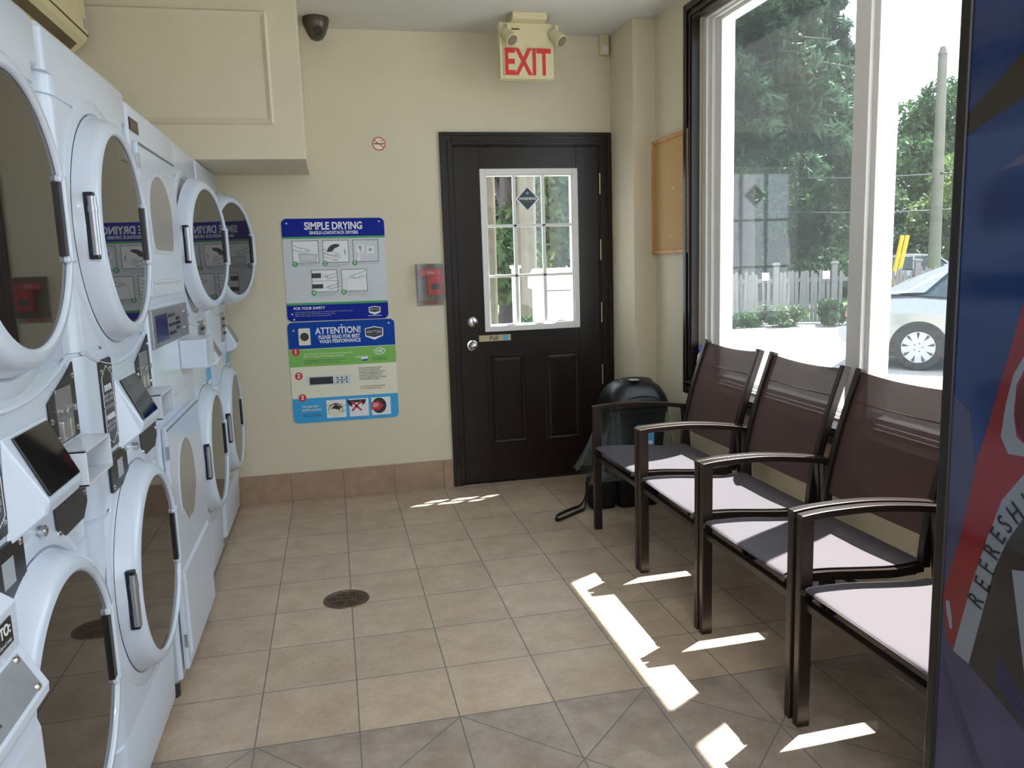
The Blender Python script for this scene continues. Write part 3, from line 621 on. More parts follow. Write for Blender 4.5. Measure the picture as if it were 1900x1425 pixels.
# ------------------------------------------------------------------ air conditioner on the left wall
ac = thing('air_conditioner', 'aged cream wall air conditioner high above the machines', 'air conditioner', (XL, 3.80, 2.42))
prof = [(0, 0.0), (0.10, -0.006), (0.14, -0.002), (0.150, 0.002), (0.258, 0.100), (0.268, 0.118), (0.272, 0.14), (0.268, 0.34), (0.25, 0.365), (0, 0.37)]
g = G()
lv = 0.44
g.prism(prof, 'y', -0.42, lv); g.build('air_conditioner_body', M_ac, ac, bevel=0.008)
G().box(0.2, 0.2735, -0.42, lv-0.005, 0.124, 0.130).build('front_panel_seam', M_acd, ac)
g = G()
def slot(u0, u1, y0, y1, d=0.002):
    # u along the slanted underside from (0.10,-0.006) to (0.235,0.045)
    A = Vector((0.150, 0, 0.002)); B = Vector((0.258, 0, 0.100)); n_ = Vector((0.672, 0, -0.74)).normalized()
    p, q = A.lerp(B, u0)+n_*d, A.lerp(B, u1)+n_*d
    g.add([(p.x, y0, p.z), (q.x, y0, q.z), (q.x, y1, q.z), (p.x, y1, p.z)], [(0,1,2,3)])
slot(0.08, 0.34, -0.41, lv-0.10, 0.0015); slot(0.52, 0.80, -0.41, lv-0.07, 0.0015)
g.build('louvre_opening', M_acd, ac)
g = G().box(0.16, 0.192, lv-0.055, lv-0.035, 0.030, 0.040); g.build('display_window', M_black, ac)
G().box(0.2695, 0.2735, lv-0.06, lv-0.025, 0.150, 0.195).build('rating_sticker', M_pgrey, ac)

# ------------------------------------------------------------------ laundry machines
HW = 0.368
def sec(inset, x1, z, r=0.068, x0=-0.66):
    return [(a, b, z) for a, b in rr(x0, x1-inset, -HW+inset, HW-inset, r, 6, (1,1,0,0))]
def cabinet_mesh(g):
    L = []
    for z, ins, x1 in ((0.045, 0.03, 0.0), (0.06, 0.012, 0.0), (0.262, 0.004, 0.0), (0.27, 0.009, 0.0), (0.278, 0.001, 0.0), (0.860, 0.0, 0.0), (0.864, 0.006, 0.0), (0.868, 0.006, 0), (0.872, 0.0, 0.0),
                       (1.262, 0.0, 0.0), (1.266, 0.006, 0), (1.270, 0.006, 0), (1.274, 0.0, 0.0), (1.846, 0.0, 0.0), (1.848, 0.005, 0), (1.851, 0.005, 0), (1.853, 0.0, 0.0), (1.895, 0.0, 0.0), (1.897, 0.0, 0.0), (1.985, 0.0, 0.0), (2.0, 0.010, 0.0)):
        L.append(sec(ins, x1, z, 0.068 if z < 1.896 else 0.022))
    g.loft(L)
def door_ring(parent, zc, hand='dryer', swing=0.0, R=0.288, rg=0.2435, prot=0.048):
    """round porthole door; the hinge is on the near (-y) side"""
    hy = -0.262
    root = bpy.data.objects.new(hand+'_door', None)
    prof = [(R+0.006, 0.001), (R, 0.012), (R-0.006, 0.034), (R-0.014, 0.046), (R-0.024, 0.052), (rg+0.006, prot+0.006), (rg+0.0015, prot+0.003), (rg, prot-0.001), (rg, 0.0)]
    oy = -hy
    d = G().lathe([(r, h) for r, h in prof]+[(R+0.006, 0.001)], (0, oy, 0), 'x', 72).build(hand+'_door', M_enam, parent, smooth=True)
    d.location = (0.004, hy, zc); d.rotation_euler = (0, 0, -swing)
    G().prism(circ(oy, 0, rg+0.001, 72), 'x', prot-0.014, prot-0.003).build('door_glass', M_smoke, d)
    # handle: C shaped grip over the far edge of the glass
    y0 = oy+0.214
    gh = G().box(prot-0.020, prot+0.0085, y0+0.016, y0+0.047, -0.088, 0.088).box(prot-0.012, prot+0.0075, y0+0.0, y0+0.030, 0.074, 0.088).box(prot-0.012, prot+0.0075, y0+0.0, y0+0.030, -0.088, -0.074)
    h_ = gh.build('handle', M_enam, d, bevel=0.004)
    G().box(prot-0.004, prot+0.0035, y0-0.006, y0+0.018, -0.074, 0.074).build('grip_recess', M_black, h_)
    # hinge slot on the near rim
    hb = G().box(0.024, 0.0470, oy-R+0.003, oy-R+0.022, -0.078, 0.078).build('hinge', M_black, d, bevel=0.003)
    G().cyl((0.042, oy-R+0.008, -0.068), (0.042, oy-R+0.008, 0.068), 0.010, n=14).cyl((0.042, oy-R+0.008, 0.032), (0.042, oy-R+0.008, 0.045), 0.0115, n=14).build('hinge_barrel', M_steel, hb, smooth=True)
    if swing > 0.02:      # the opening behind an ajar door
        G().lathe([(rg+0.01, 0.0015), (rg-0.02, 0.001)], (0, 0, 0), 'x', 60).build('gasket', M_seam, parent, loc=(0, 0, zc))
        G().prism(circ(0, 0, rg-0.02, 48), 'x', 0.0, 0.0022).build('drum_opening', M_plate, parent, loc=(0, 0, zc))
    bpy.data.objects.remove(root)
    return d
def curve_y(g, z0, dz, x, r, n=24, m=HW-0.055):
    g.tube([(x, -m+2*m*i/n, z0+dz*((-m+2*m*i/n)/m)**2) for i in range(n+1)], r, n=8)
def plate(parent, name, poly, m, x0=0.0, x1=0.004, screws=(), bevel=0.001):
    p = G().prism(poly, 'x', x0, x1).build(name, m, parent, bevel=bevel)
    for y, z in screws:
        G().lathe([(0.0, 0.0035), (0.004, 0.003), (0.0065, 0.0)], (x1, y, z), 'x', 12).build('screw', M_chrome, p, smooth=True)
    return p
def stack_maytag(loc, label, swing_d=0.0, swing_w=0.0, style='black'):
    t = thing('stacked_washer_dryer', label, 'stacked washer dryer', loc, 0, 'round-door stacked washer dryers along the left wall')
    g = G(); cabinet_mesh(g)
    curve_y(g, 1.215, 0.055, -0.001, 0.0055)
    g.build('cabinet', M_enam, t, smooth=True)
    g = G(); 
    for x in (-0.06, -0.6):
        for y in (-0.3, 0.3): G().cyl((x, y, 0), (x, y, 0.045), 0.024, n=14).build('levelling_foot', M_plate, t)
    # raised surround pressed into the cabinet front
    for zc in (1.565, 0.636):
        G().lathe([(0.335, -0.002), (0.325, 0.004), (0.300, 0.005), (0.294, -0.001)], (0, 0, zc), 'x', 72).build('door_surround', M_enam, t, smooth=True)
    door_ring(t, 1.565, 'dryer', swing_d); door_ring(t, 0.636, 'washer', swing_w)
    if style == 'black':
        # instruction strip
        s = plate(t, 'instruction_strip', rr(-0.215, -0.100, 1.010, 1.240, 0.012, corners=(1,1,1,1)), M_black, screws=((-0.198, 1.21), (-0.118, 1.21), (-0.198, 1.035), (-0.118, 1.035)))
        g = G(); P = [(-0.205, 1.195), (-0.158, 1.222), (-0.111, 1.195), (-0.111, 1.12), (-0.205, 1.12), (-0.205, 1.195)]
        g.tube([(0.0045, a, b) for a, b in P], 0.0008, n=4); P = [(-0.205, 1.045), (-0.158, 1.02), (-0.111, 1.045), (-0.111, 1.115), (-0.205, 1.115), (-0.205, 1.045)]
        g.tube([(0.0045, a, b) for a, b in P], 0.0008, n=4)
        g.build('outline_print', M_white, s)
        a = text('DRYER', 0.021, (0.0046, -0.158, 1.165), '+x', M_white, s, 'label_lettering', bold=0.0006, ext=0.0003)
        b = text('WASHER', 0.019, (0.0046, -0.158, 1.09), '+x', M_white, s, 'label_lettering', bold=0.0006, ext=0.0003)
        c = text('INSERT COINS\nPRESS START', 0.0125, (0.0046, -0.158, 1.14), '+x', M_pgrey, s, 'label_lettering', ext=0.0003)
        d = text('INSERT COINS\nPRESS START', 0.0125, (0.0046, -0.158, 1.065), '+x', M_pgrey, s, 'label_lettering', ext=0.0003)
        a.name = 'dryer_lettering'; merge_into(a, [c]); b.name = 'washer_lettering'; merge_into(b, [d])
        sp = plate(t, 'service_plate', rr(-0.222, -0.055, 0.900, 0.998, 0.012), M_black, 0, 0.007, screws=((-0.206, 0.984), (-0.070, 0.984), (-0.206, 0.914), (-0.070, 0.914)))
        G().box(0.007, 0.0078, -0.158, -0.108, 0.925, 0.972).build('rating_sticker', M_pgrey, sp)
        # coin mechanism plate
        c = plate(t, 'coin_plate', [(0.160, 1.140), (0.190, 1.098), (0.342, 1.098), (0.342, 1.262), (0.29, 1.240), (0.160, 1.195)], M_black, screws=((0.173, 1.155), (0.20, 1.112), (0.330, 1.232), (0.330, 1.115)))
        g = G().box(0.004, 0.0055, 0.205, 0.305, 1.102, 1.215).build('coin_face', M_steel, c)
        g = G()
        for y in (0.23, 0.28): G().box(0.0055, 0.010, y-0.010, y+0.010, 1.105, 1.145).cyl((0.0055, y, 1.168), (0.020, y, 1.168), 0.008, n=12).build('coin_slot', M_chrome, c, bevel=0.001)
        # display wedge
        ya, yb = -0.055, 0.150
        g = G(); A = [(0.0, ya-0.03, 1.175), (0.0, yb, 1.175), (0.058, yb-0.01, 1.045), (0.058, ya, 1.045), (0.0, ya-0.06, 0.985), (0.0, yb, 0.985), (0.05, yb-0.01, 1.022), (0.05, ya, 1.022)]
        g.add(A, [(0,1,2,3), (3,2,6,7), (7,6,5,4), (0,3,7,4), (1,5,6,2), (0,4,5,1)])
        w = g.build('display_housing', M_enam, t, bevel=0.006, bseg=3)
        n_ = Vector((0.13, 0, 0.058)).normalized(); A = [Vector((0.004, ya+0.008, 1.166)), Vector((0.004, yb-0.02, 1.166)), Vector((0.054, yb-0.02, 1.054)), Vector((0.054, ya+0.008, 1.054))]
        G().loft([[p+n_*0.001 for p in A], [p+n_*0.0055 for p in A]]).build('display_glass', M_blackg, w, bevel=0.002)
        # coin cup / card shelf
        g = G(); a, b, c0, d0 = 0.165, 0.352, 1.015, 1.092
        g.box(0, 0.062, a, a+0.006, c0, d0).box(0, 0.062, b-0.006, b, c0, d0).box(0, 0.062, a, b, d0-0.006, d0).box(0, 0.062, a, b, c0, c0+0.006)
        g.build('coin_return_cup', M_enam2, t, bevel=0.0015)
        plate(t, 'access_plate', [(0.125, 1.003), (0.335, 1.003), (0.335, 0.940), (0.30, 0.912), (0.130, 0.912)], M_plate, screws=((0.140, 0.928), (0.322, 0.965)))
        G().cyl((0, 0.035, 0.968), (0.014, 0.035, 0.968), 0.0115, n=20).cyl((0.014, 0.035, 0.968), (0.017, 0.035, 0.968), 0.007, n=20).build('key_lock', M_chrome, t, smooth=True)
    else:
        # card-display variant at the far end
        c = plate(t, 'coin_plate', rr(0.02, 0.20, 1.06, 1.225, 0.006), M_steel, screws=((0.035, 1.21), (0.185, 1.21)))
        g = G()
        for z in (1.10, 1.14, 1.18): G().box(0.004, 0.012, 0.10, 0.17, z, z+0.012).build('coin_slot', M_black, c)
        g = G(); A = [(0.0, 0.19, 1.15), (0.0, 0.34, 1.15), (0.06, 0.33, 1.03), (0.06, 0.20, 1.03), (0.0, 0.18, 0.99), (0.0, 0.34, 0.99), (0.05, 0.33, 1.005), (0.05, 0.20, 1.005)]
        g.add(A, [(0,1,2,3), (3,2,6,7), (7,6,5,4), (0,3,7,4), (1,5,6,2), (0,4,5,1)])
        w = g.build('display_housing', M_enam, t, bevel=0.004)
        n_ = Vector((0.12, 0, 0.06)).normalized(); A = [Vector((0.006, 0.205, 1.138)), Vector((0.006, 0.325, 1.138)), Vector((0.055, 0.32, 1.04)), Vector((0.055, 0.21, 1.04))]
        G().loft([[p+n_*0.001 for p in A], [p+n_*0.004 for p in A]]).build('display_glass', M_steel, w)
        s = plate(t, 'price_sticker', rr(0.16, 0.28, 0.90, 0.985, 0.002), M_stick, x1=0.003)
        G().box(0.003, 0.004, 0.18, 0.26, 0.91, 0.93).build('sticker_band', M_white, s)
        G().cyl((0, 0.09, 0.935), (0.012, 0.09, 0.935), 0.0105, n=16).build('key_lock', M_chrome, t, smooth=True)
    return t
stack_maytag((-0.580, 1.600, 0), 'nearest round-door stacked washer and dryer, with black coin plate and tilted black display')
stack_maytag((-0.580, 2.355, 0), 'second round-door stacked washer and dryer, with black strip label between its two doors')
stack_maytag((-0.611, 3.850, 0), 'round-door stacked washer and dryer with dryer door ajar, just past the oval-window machine', 0.16, 0.0, 'grey')
stack_maytag((-0.611, 4.600, 0), 'farthest stacked washer and dryer under the bulkhead, dryer door ajar', 0.28, 0.0, 'grey')

# --- oval-window stacked machine
def arch(y0, y1, z0, z1, point=False, n=18):
    cy = (y0+y1)/2; hw = (y1-y0)/2; P = []
    if point: P += [(cy+hw*0.35, z0), (cy+hw*0.95, z0+0.07), (cy+hw, z0+0.10)]
    else: P += [(cy+hw*0.78, z0), (cy+hw*0.95, z0+0.03)]
    for i in range(n+1):
        a = PI*i/n; P.append((cy+hw*math.cos(a), z1-(z1-z0)*0.52+(z1-z0)*0.52*math.sin(a)))
    if point: P += [(cy-hw, z0+0.10), (cy-hw*0.95, z0+0.07), (cy-hw*0.35, z0)]
    else: P += [(cy-hw*0.95, z0+0.03), (cy-hw*0.78, z0)]
    return P
ov = thing('oval_window_stacked_machine', 'flat-fronted stacked washer and dryer with grey oval windows, third machine in the row', 'stacked washer dryer', (-0.580, 3.105, 0))
g = G().loft([sec(i, 0.0, z, 0.015) for z, i in ((0.05, 0.02), (0.07, 0.004), (1.008, 0.0), (1.010, 0.004), (1.014, 0.004), (1.016, 0.0), (1.345, 0.0), (1.347, 0.004), (1.351, 0.004), (1.353, 0.0), (1.96, 0.0), (1.975, 0.006))])
g.build('cabinet', M_enam, ov, smooth=True)
g = G()
for x in (-0.045, -0.6):
    for y in (-0.33, 0.33): G().cyl((x, y, 0), (x, y, 0.055), 0.024, n=14).build('levelling_foot', M_plate, ov)
pl = G().box(0, 0.003, -0.352, -0.235, 1.893, 1.932).build('name_plate', M_brown, ov); 
G().box(0.003, 0.0038, -0.342, -0.245, 1.899, 1.926).build('name_plate_face', M_drain, pl)
dd = G().prism(rr(-0.345, 0.262, 1.372, 1.862, 0.012), 'x', 0.0, 0.016).build('dryer_door', M_enam, ov, bevel=0.004)
G().box(0.016, 0.020, -0.33, 0.25, 1.852, 1.858).build('door_edge_lip', M_seam, dd)
G().prism(arch(-0.262, 0.12, 1.515, 1.79), 'x', 0.0145, 0.0185).build('window_rim', M_enam2, dd, bevel=0.002)
G().prism(arch(-0.250, 0.108, 1.527, 1.778), 'x', 0.0175, 0.0195).build('oval_window', M_smoke2, dd)
hs = G().box(0.016, 0.018, -0.30, 0.17, 1.386, 1.424).build('handle_recess', M_enam2, dd)
G().box(0.018, 0.024, -0.30, 0.17, 1.418, 1.428).build('handle_lip', M_enam, hs, bevel=0.002)
for z in (1.80, 1.70): G().box(0.010, 0.020, -0.352, -0.344, z-0.022, z+0.022).build('hinge', M_steel, dd)
pn = G().box(0, 0.010, -0.345, 0.300, 1.205, 1.332).build('control_panel', M_steel, ov, bevel=0.002)
G().box(0.010, 0.012, -0.30, -0.115, 1.222, 1.312).build('control_display', mat('display_navy', rgb(22, 28, 66), 0.15, noise=0.05), pn)
g = G()
for z in (1.232, 1.262, 1.295): G().box(0.010, 0.014, -0.085, 0.02, z, z+0.010).build('cycle_button', M_black, pn)
for y, z in ((0.22, 1.30), (0.20, 1.24)): G().cyl((0.010, y, z), (0.016, y, z), 0.007, n=12).build('button', M_chrome, pn, smooth=True)
lt = [text('NORMAL\nPERM PRESS\nDELICATE', 0.018, (0.0105, 0.085, 1.265), '+x', M_pblack, pn, 'panel_lettering', ext=0.0003)]
cbx = G().box(0, 0.095, 0.115, 0.330, 1.085, 1.195).build('coin_box', M_enam, ov, bevel=0.004)
G().box(0.02, 0.0955, 0.215, 0.32, 1.092, 1.188).build('coin_box_door', M_enam2, cbx, bevel=0.002)
wd = G().prism(rr(-0.34, 0.31, 0.090, 0.945, 0.012), 'x', 0.0, 0.016).build('washer_door', M_enam, ov, bevel=0.004)
G().box(0.016, 0.018, -0.33, 0.30, 0.930, 0.935).build('door_edge_lip', M_seam, wd)
G().prism(arch(-0.215, 0.105, 0.548, 0.862, True), 'x', 0.0145, 0.0185).build('window_rim', M_enam2, wd, bevel=0.002)
G().prism(arch(-0.203, 0.093, 0.562, 0.850, True), 'x', 0.0175, 0.0195).build('oval_window', M_smoke2, wd)
q = [((-0.30, 0.12, 0.27, 0.44), 0.016), ((-0.285, 0.135, 0.255, 0.425), 0.024)]
G().loft([[(x, a, b), (x, c, b), (x, c, d), (x, a, d)] for (a, b, c, d), x in q]).build('pressed_panel', M_enam, wd, bevel=0.003)
for z in (0.86, 0.60, 0.2): G().box(0.010, 0.020, -0.347, -0.339, z-0.022, z+0.022).build('hinge', M_steel, wd)

# --- console machine nearest the camera (only its far edge is in frame)
cm = thing('console_washer', 'white washer with projecting slanted console and bolted silver plate, at the left edge', 'washing machine', (-0.60, 0.84, 0))
x_ = lambda v: v+0.60
prof = [(-0.62, 0.05), (x_(-0.456), 0.05), (x_(-0.456), 0.80), (x_(-0.462), 0.822), (x_(-0.439), 0.855), (x_(-0.438), 0.868), (x_(-0.470), 0.930), (x_(-0.468), 0.998), (x_(-0.487), 1.012), (x_(-0.56), 1.03), (x_(-0.56), 1.96), (-0.62, 1.96)]
G().prism(prof, 'y', -0.37, 0.37).build('cabinet', M_enam, cm, bevel=0.004, bseg=3)
# silver plate on the slanted console face: from (.130,.930) down to (.162,.868)
A = Vector((x_(-0.470), 0, 0.930)); B = Vector((x_(-0.438), 0, 0.868)); n_ = Vector((0.062, 0, 0.032)).normalized()
p, q = A.lerp(B, 0.08), A.lerp(B, 0.90)
sp = G().loft([[Vector((p.x, -0.33, p.z))+n_*h, Vector((p.x, 0.345, p.z))+n_*h, Vector((q.x, 0.345, q.z))+n_*h, Vector((q.x, -0.33, q.z))+n_*h] for h in (0, 0.002)]).build('console_plate', M_steel, cm)
for f_, y in ((0.14, 0.333), (0.84, 0.333), (0.14, -0.31), (0.84, -0.31)):
    c = A.lerp(B, f_)+Vector((0, y, 0)); G().cyl(c+n_*0.002, c+n_*0.006, 0.006, 0.004, n=12).build('screw', M_chrome, sp, smooth=True)
bl = G().box(x_(-0.470), x_(-0.4665), -0.30, 0.342, 0.948, 0.985).build('fill_label', M_black, cm)
text('ADD LAUNDRY TO:', 0.022, (x_(-0.466), 0.335, 0.972), '+x', M_white, bl, 'label_lettering', bold=0.0005, ext=0.0003, align='RIGHT')
text('before adding powdered soap', 0.009, (x_(-0.466), 0.335, 0.955), '+x', M_pgrey, bl, 'label_lettering', ext=0.0003, align='RIGHT')
fm = Matrix((( 0, -n_.z*1.0, n_.x), (1, 0, 0), (0, n_.x, n_.z)))
fm = Matrix(((0, -n_.z, n_.x), (1, 0, 0), (0, n_.x, n_.z)))
c = A.lerp(B, 0.60)+n_*0.003
text('DELICATES\nAND KNITS', 0.011, (c.x, 0.22, c.z), fm, M_pblack, cm, 'cycle_lettering', ext=0.0003, align='RIGHT')
g = G()
for x in (0.02, -0.5):
    for y in (-0.3, 0.3): G().cyl((x, y, 0), (x, y, 0.052), 0.022, n=12).build('levelling_foot', M_plate, cm)

# ------------------------------------------------------------------ floor drain
dr = thing('floor_drain', 'round bronze floor drain grate set in the beige tiles', 'drain', (-0.025, 3.424, 0.0))
G().lathe([(0.0, 0.0006), (0.082, 0.0006)], n=40).build('drain_well', M_black, dr)
g = G()
g.lathe([(0.100, 0.0005), (0.098, 0.004), (0.082, 0.004), (0.080, 0.0005)], n=48)
for r in (0.012, 0.028, 0.044, 0.060, 0.074): g.lathe([(r-0.0042, 0.0005), (r-0.004, 0.0034), (r+0.004, 0.0034), (r+0.0042, 0.0005)], n=40)
for k in range(3):
    a = k*PI/3+0.4; c, s = math.cos(a), math.sin(a)
    g.prism([(0.083*c-0.005*s, 0.083*s+0.005*c), (0.083*c+0.005*s, 0.083*s-0.005*c), (-0.083*c+0.005*s, -0.083*s-0.005*c), (-0.083*c-0.005*s, -0.083*s+0.005*c)], 'z', 0.0005, 0.0032)
g.build('drain_grate', M_drain, dr, smooth=True)

# ------------------------------------------------------------------ chairs (face -x)
def make_chair():
    t = thing('sling_chair', '', 'chair', (0, 0, 0), 0, 'sling chairs in a row under the window')
    hw = 0.298
    def bez(P, n=10):
        out = []
        for i in range(len(P)-1):
            p0 = Vector(P[max(i-1, 0)]); p1 = Vector(P[i]); p2 = Vector(P[i+1]); p3 = Vector(P[min(i+2, len(P)-1)])
            for k in range(n):
                u = k/n; out.append(0.5*((2*p1)+(-p0+p2)*u+(2*p0-5*p1+4*p2-p3)*u*u+(-p0+3*p1-3*p2+p3)*u**3))
        out.append(Vector(P[-1])); return out
    seat_c = [(0.004, 0.456), (0.02, 0.462), (0.14, 0.460), (0.28, 0.447), (0.40, 0.438), (0.497, 0.445)]
    back_c = [(0.505, 0.425), (0.515, 0.54), (0.540, 0.66), (0.580, 0.80), (0.648, 1.0)]
    for s in (-1, 1):
        y = s*hw
        G().tube([(0.018, y, 0.0), (0.018, y, 0.3), (0.018, y, 0.665)], 0, flat=(0.014, 0.021)).build('front_leg', M_bronze, t, bevel=0.003)
        arm = bez([(-0.003, y, 0.668), (0.08, y, 0.676), (0.24, y, 0.677), (0.40, y, 0.662), (0.54, y, 0.640)], 5)
        G().tube(arm, 0, flat=(0.017, 0.011)).build('armrest', M_bronze, t, bevel=0.003)
        G().tube([(0.570, y, 0.0), (0.545, y, 0.30), (0.524, y, 0.636)], 0, flat=(0.014, 0.018)).build('rear_leg', M_bronze, t, bevel=0.003)
        yb = s*(hw-0.032)
        G().tube(bez([(a, yb, b) for a, b in back_c], 5), 0, flat=(0.0145, 0.017)).build('back_rail', M_bronze, t, bevel=0.004)
        G().tube(bez([(a, yb, b-0.018) for a, b in seat_c], 5), 0, flat=(0.0135, 0.014)).build('seat_rail', M_bronze, t, bevel=0.003)
        G().box(0.02, 0.05, min(yb, y), max(yb, y), 0.425, 0.445).box(0.512, 0.535, min(yb, y), max(yb, y), 0.61, 0.63).build('bracket', M_bronze, t)
        for z in (0.436,): G().cyl((0.10, yb-s*0.014, z), (0.10, yb-s*0.019, z), 0.007, n=10).build('bolt', M_chrome, t)
    G().box(0.010, 0.036, -hw+0.014, hw-0.014, 0.385, 0.410).build('front_stretcher', M_bronze, t, bevel=0.003)
    G().box(0.455, 0.48, -hw+0.03, hw-0.03, 0.40, 0.425).build('rear_stretcher', M_bronze, t, bevel=0.003)
    G().box(0.545, 0.563, -hw+0.014, hw-0.014, 0.19, 0.208).build('lower_stretcher', M_bronze, t, bevel=0.003)
    # slings: thin closed cloth sheets
    def sheet(curve, yh, sag, name, m, th=0.003, topsag=0.0):
        c = bez([(a, 0, b) for a, b in curve], 6); ny = 12; g = G(); n = len(c); V = []
        for side in (0, 1):
            for i, p in enumerate(c):
                tgt = (c[min(i+1, n-1)]-c[max(i-1, 0)]).normalized(); nr = Vector((-tgt.z, 0, tgt.x))
                for j in range(ny+1):
                    u = -1+2*j/ny; e = (1-u*u)
                    p2 = p+nr*(-sag*e*math.sin(PI*i/(n-1)))+nr*(th*side)-Vector((0, 0, topsag*e*max(0, (i/(n-1)-0.85)/0.15)))
                    V.append((p2.x, u*yh, p2.z))
        K = ny+1; off = n*K; F = []
        for i in range(n-1):
            for j in range(ny):
                a = i*K+j; F += [(a, a+1, a+K+1, a+K), (off+a, off+a+K, off+a+K+1, off+a+1)]
        for i in range(n-1):
            for j in (0, ny): a = i*K+j; F.append((a, a+K, off+a+K, off+a))
        for j in range(ny):
            for i in (0, n-1): a = i*K+j; F.append((a, off+a, off+a+1, a+1))
        g.add(V, F); return g.build(name, m, t, smooth=True)
    sheet([(0.001, 0.452)]+seat_c[1:6], hw-0.036, 0.012, 'seat', M_slings)
    sheet([(0.513, 0.525)]+back_c[1:4]+[(0.644, 0.990)], hw-0.042, -0.010, 'backrest', M_sling, topsag=0.012)
    # doubled hem of the backrest
    g = G(); c = Vector((0.548, 0, 0.878)); 
    g.tube([(0.606-0.008*(1-(u*u)), u*(hw-0.046), 0.880) for u in [-1+0.2*i for i in range(11)]], 0, flat=(0.002, 0.003)); g.build('hem', M_sling, t)
    return t
ch0 = make_chair()
CH = [(3.673, 'farthest sling chair, beside the bin, its seat half in shadow'), (3.032, 'brown sling chair second from the bin, seat in sunlight'),
      (2.392, 'brown sling chair third from the bin, with a dark shadow across its sunny seat'), (1.745, 'nearest sling chair, partly hidden behind the drinks machine')]
for i, (y, lab) in enumerate(CH):
    c = ch0 if i == 0 else copy_tree(ch0)
    c.location = (1.315, y, 0); c['label'] = lab
    c.rotation_euler = (0, 0, math.radians((0.6, -0.5, 0.4, 0)[i]))

# ------------------------------------------------------------------ bin with swing lid, clear liner
tb = thing('waste_bin', 'black swing-lid waste bin with clear liner bag, in the corner by the door', 'waste bin', (1.69, 4.37, 0))
def rs(wx, wy, z, r, n=5): return [(a, b, z) for a, b in rr(-wx, wx, -wy, wy, r, n)]
G().loft([rs(0.118, 0.10, 0.0, 0.03), rs(0.122, 0.104, 0.01, 0.03), rs(0.165, 0.135, 0.56, 0.04), rs(0.172, 0.142, 0.565, 0.04), rs(0.172, 0.142, 0.60, 0.04)]).build('bin_body', M_black, tb, smooth=True)
G().loft([rs(0.176, 0.148, 0.59, 0.045), rs(0.180, 0.152, 0.60, 0.045), rs(0.178, 0.150, 0.625, 0.06), rs(0.166, 0.138, 0.668, 0.07), rs(0.142, 0.116, 0.708, 0.07), rs(0.104, 0.086, 0.738, 0.06), rs(0.05, 0.05, 0.752, 0.04)]).build('bin_lid', M_black, tb, smooth=True)
fl = G().loft([[(a*1.0, b, 0.7+0.02*k-0.12*(b+0.15)**2*0) for a, b in rr(-0.13, 0.11, -0.152, -0.02, 0.05)] for k in (0, 1)])
lid = G()
N_ = 10; pts = []
for j in range(N_+1):
    v = j/N_; y = -0.140+0.12*v; z = 0.652+0.100*math.sin(v*PI/2)
    pts.append([(x, y, z+0.004-0.012*(abs(x)/0.10)**2) for x in [-0.098+0.196*i/10 for i in range(11)]])
lid.loft(pts, cap=False, closed=False); fp = lid.build('swing_flap', M_plate, tb, smooth=True)
md_ = fp.modifiers.new('thick', 'SOLIDIFY'); md_.thickness = 0.006; md_.offset = 1
G().lathe([(0.0, 0.004), (0.028, 0.003), (0.032, 0.0)], (-0.02, -0.072, 0.752), n=24).build('lid_badge', M_pgrey, tb, smooth=True)
# liner
rnd = random.Random(3); rings = []
for k in range(9):
    u = k/8; z = 0.598-0.40*u; rg_ = []
    base = rr(-0.176-0.05*u, 0.176+0.02*u, -0.146-0.05*u, 0.146+0.01*u, 0.05, 8)
    for i, (a, b) in enumerate(base):
        wv = 1+(0.05*math.sin(i*1.7+k*0.3)+0.035*math.sin(i*3.1))*u
        sk = -0.10*u*u if a < 0 else 0
        rg_.append((a*wv+sk*min(1, abs(a)/0.17), b*wv, z-0.02*math.sin(i*0.9)*u))
    rings.append(rg_)
G().loft(rings, cap=False).build('liner_bag', M_bag, tb, smooth=True)
st = G().box(-0.055, 0.050, -0.199, -0.1975, 0.390, 0.510).mi(1).box(-0.045, 0.040, -0.2, -0.199, 0.480, 0.502).box(-0.045, 0.040, -0.2, -0.199, 0.398, 0.415).build('recycling_sticker', [M_stick, M_white], tb)

# ------------------------------------------------------------------ black shoulder bag with strap
bgt = thing('camera_bag', 'small black camera bag on the floor, its strap looped out in front of the bin', 'bag', (1.475, 4.34, 0))
G().loft([rs(0.070, 0.05, 0.0, 0.02), rs(0.076, 0.056, 0.02, 0.025), rs(0.076, 0.056, 0.15, 0.025), rs(0.068, 0.05, 0.172, 0.025)]).build('bag_body', M_nylon, bgt, smooth=True)
G().loft([rs(0.080, 0.060, 0.120, 0.025), rs(0.080, 0.060, 0.168, 0.028), rs(0.066, 0.05, 0.188, 0.025)]).build('bag_flap', M_nylon, bgt, smooth=True)
G().box(-0.05, 0.05, -0.075, -0.054, 0.02, 0.10).build('front_pocket', M_nylon, bgt, bevel=0.008)
P = [(-0.080, -0.01, 0.15), (-0.10, -0.02, 0.08), (-0.12, -0.05, 0.012), (-0.19, -0.10, 0.008), (-0.29, -0.175, 0.008), (-0.32, -0.19, 0.010), (-0.325, -0.165, 0.010), (-0.30, -0.11, 0.008), (-0.20, -0.03, 0.010), (-0.12, 0.015, 0.02), (-0.085, 0.02, 0.09), (-0.080, 0.02, 0.15)]
def smooth_pts(P, n=6):
    out = []
    for i in range(len(P)-1):
        p0 = Vector(P[max(i-1, 0)]); p1 = Vector(P[i]); p2 = Vector(P[i+1]); p3 = Vector(P[min(i+2, len(P)-1)])
        for k in range(n):
            u = k/n; out.append(0.5*((2*p1)+(-p0+p2)*u+(2*p0-5*p1+4*p2-p3)*u*u+(-p0+3*p1-3*p2+p3)*u**3))
    out.append(Vector(P[-1])); return out
SP = smooth_pts(P); rings = []
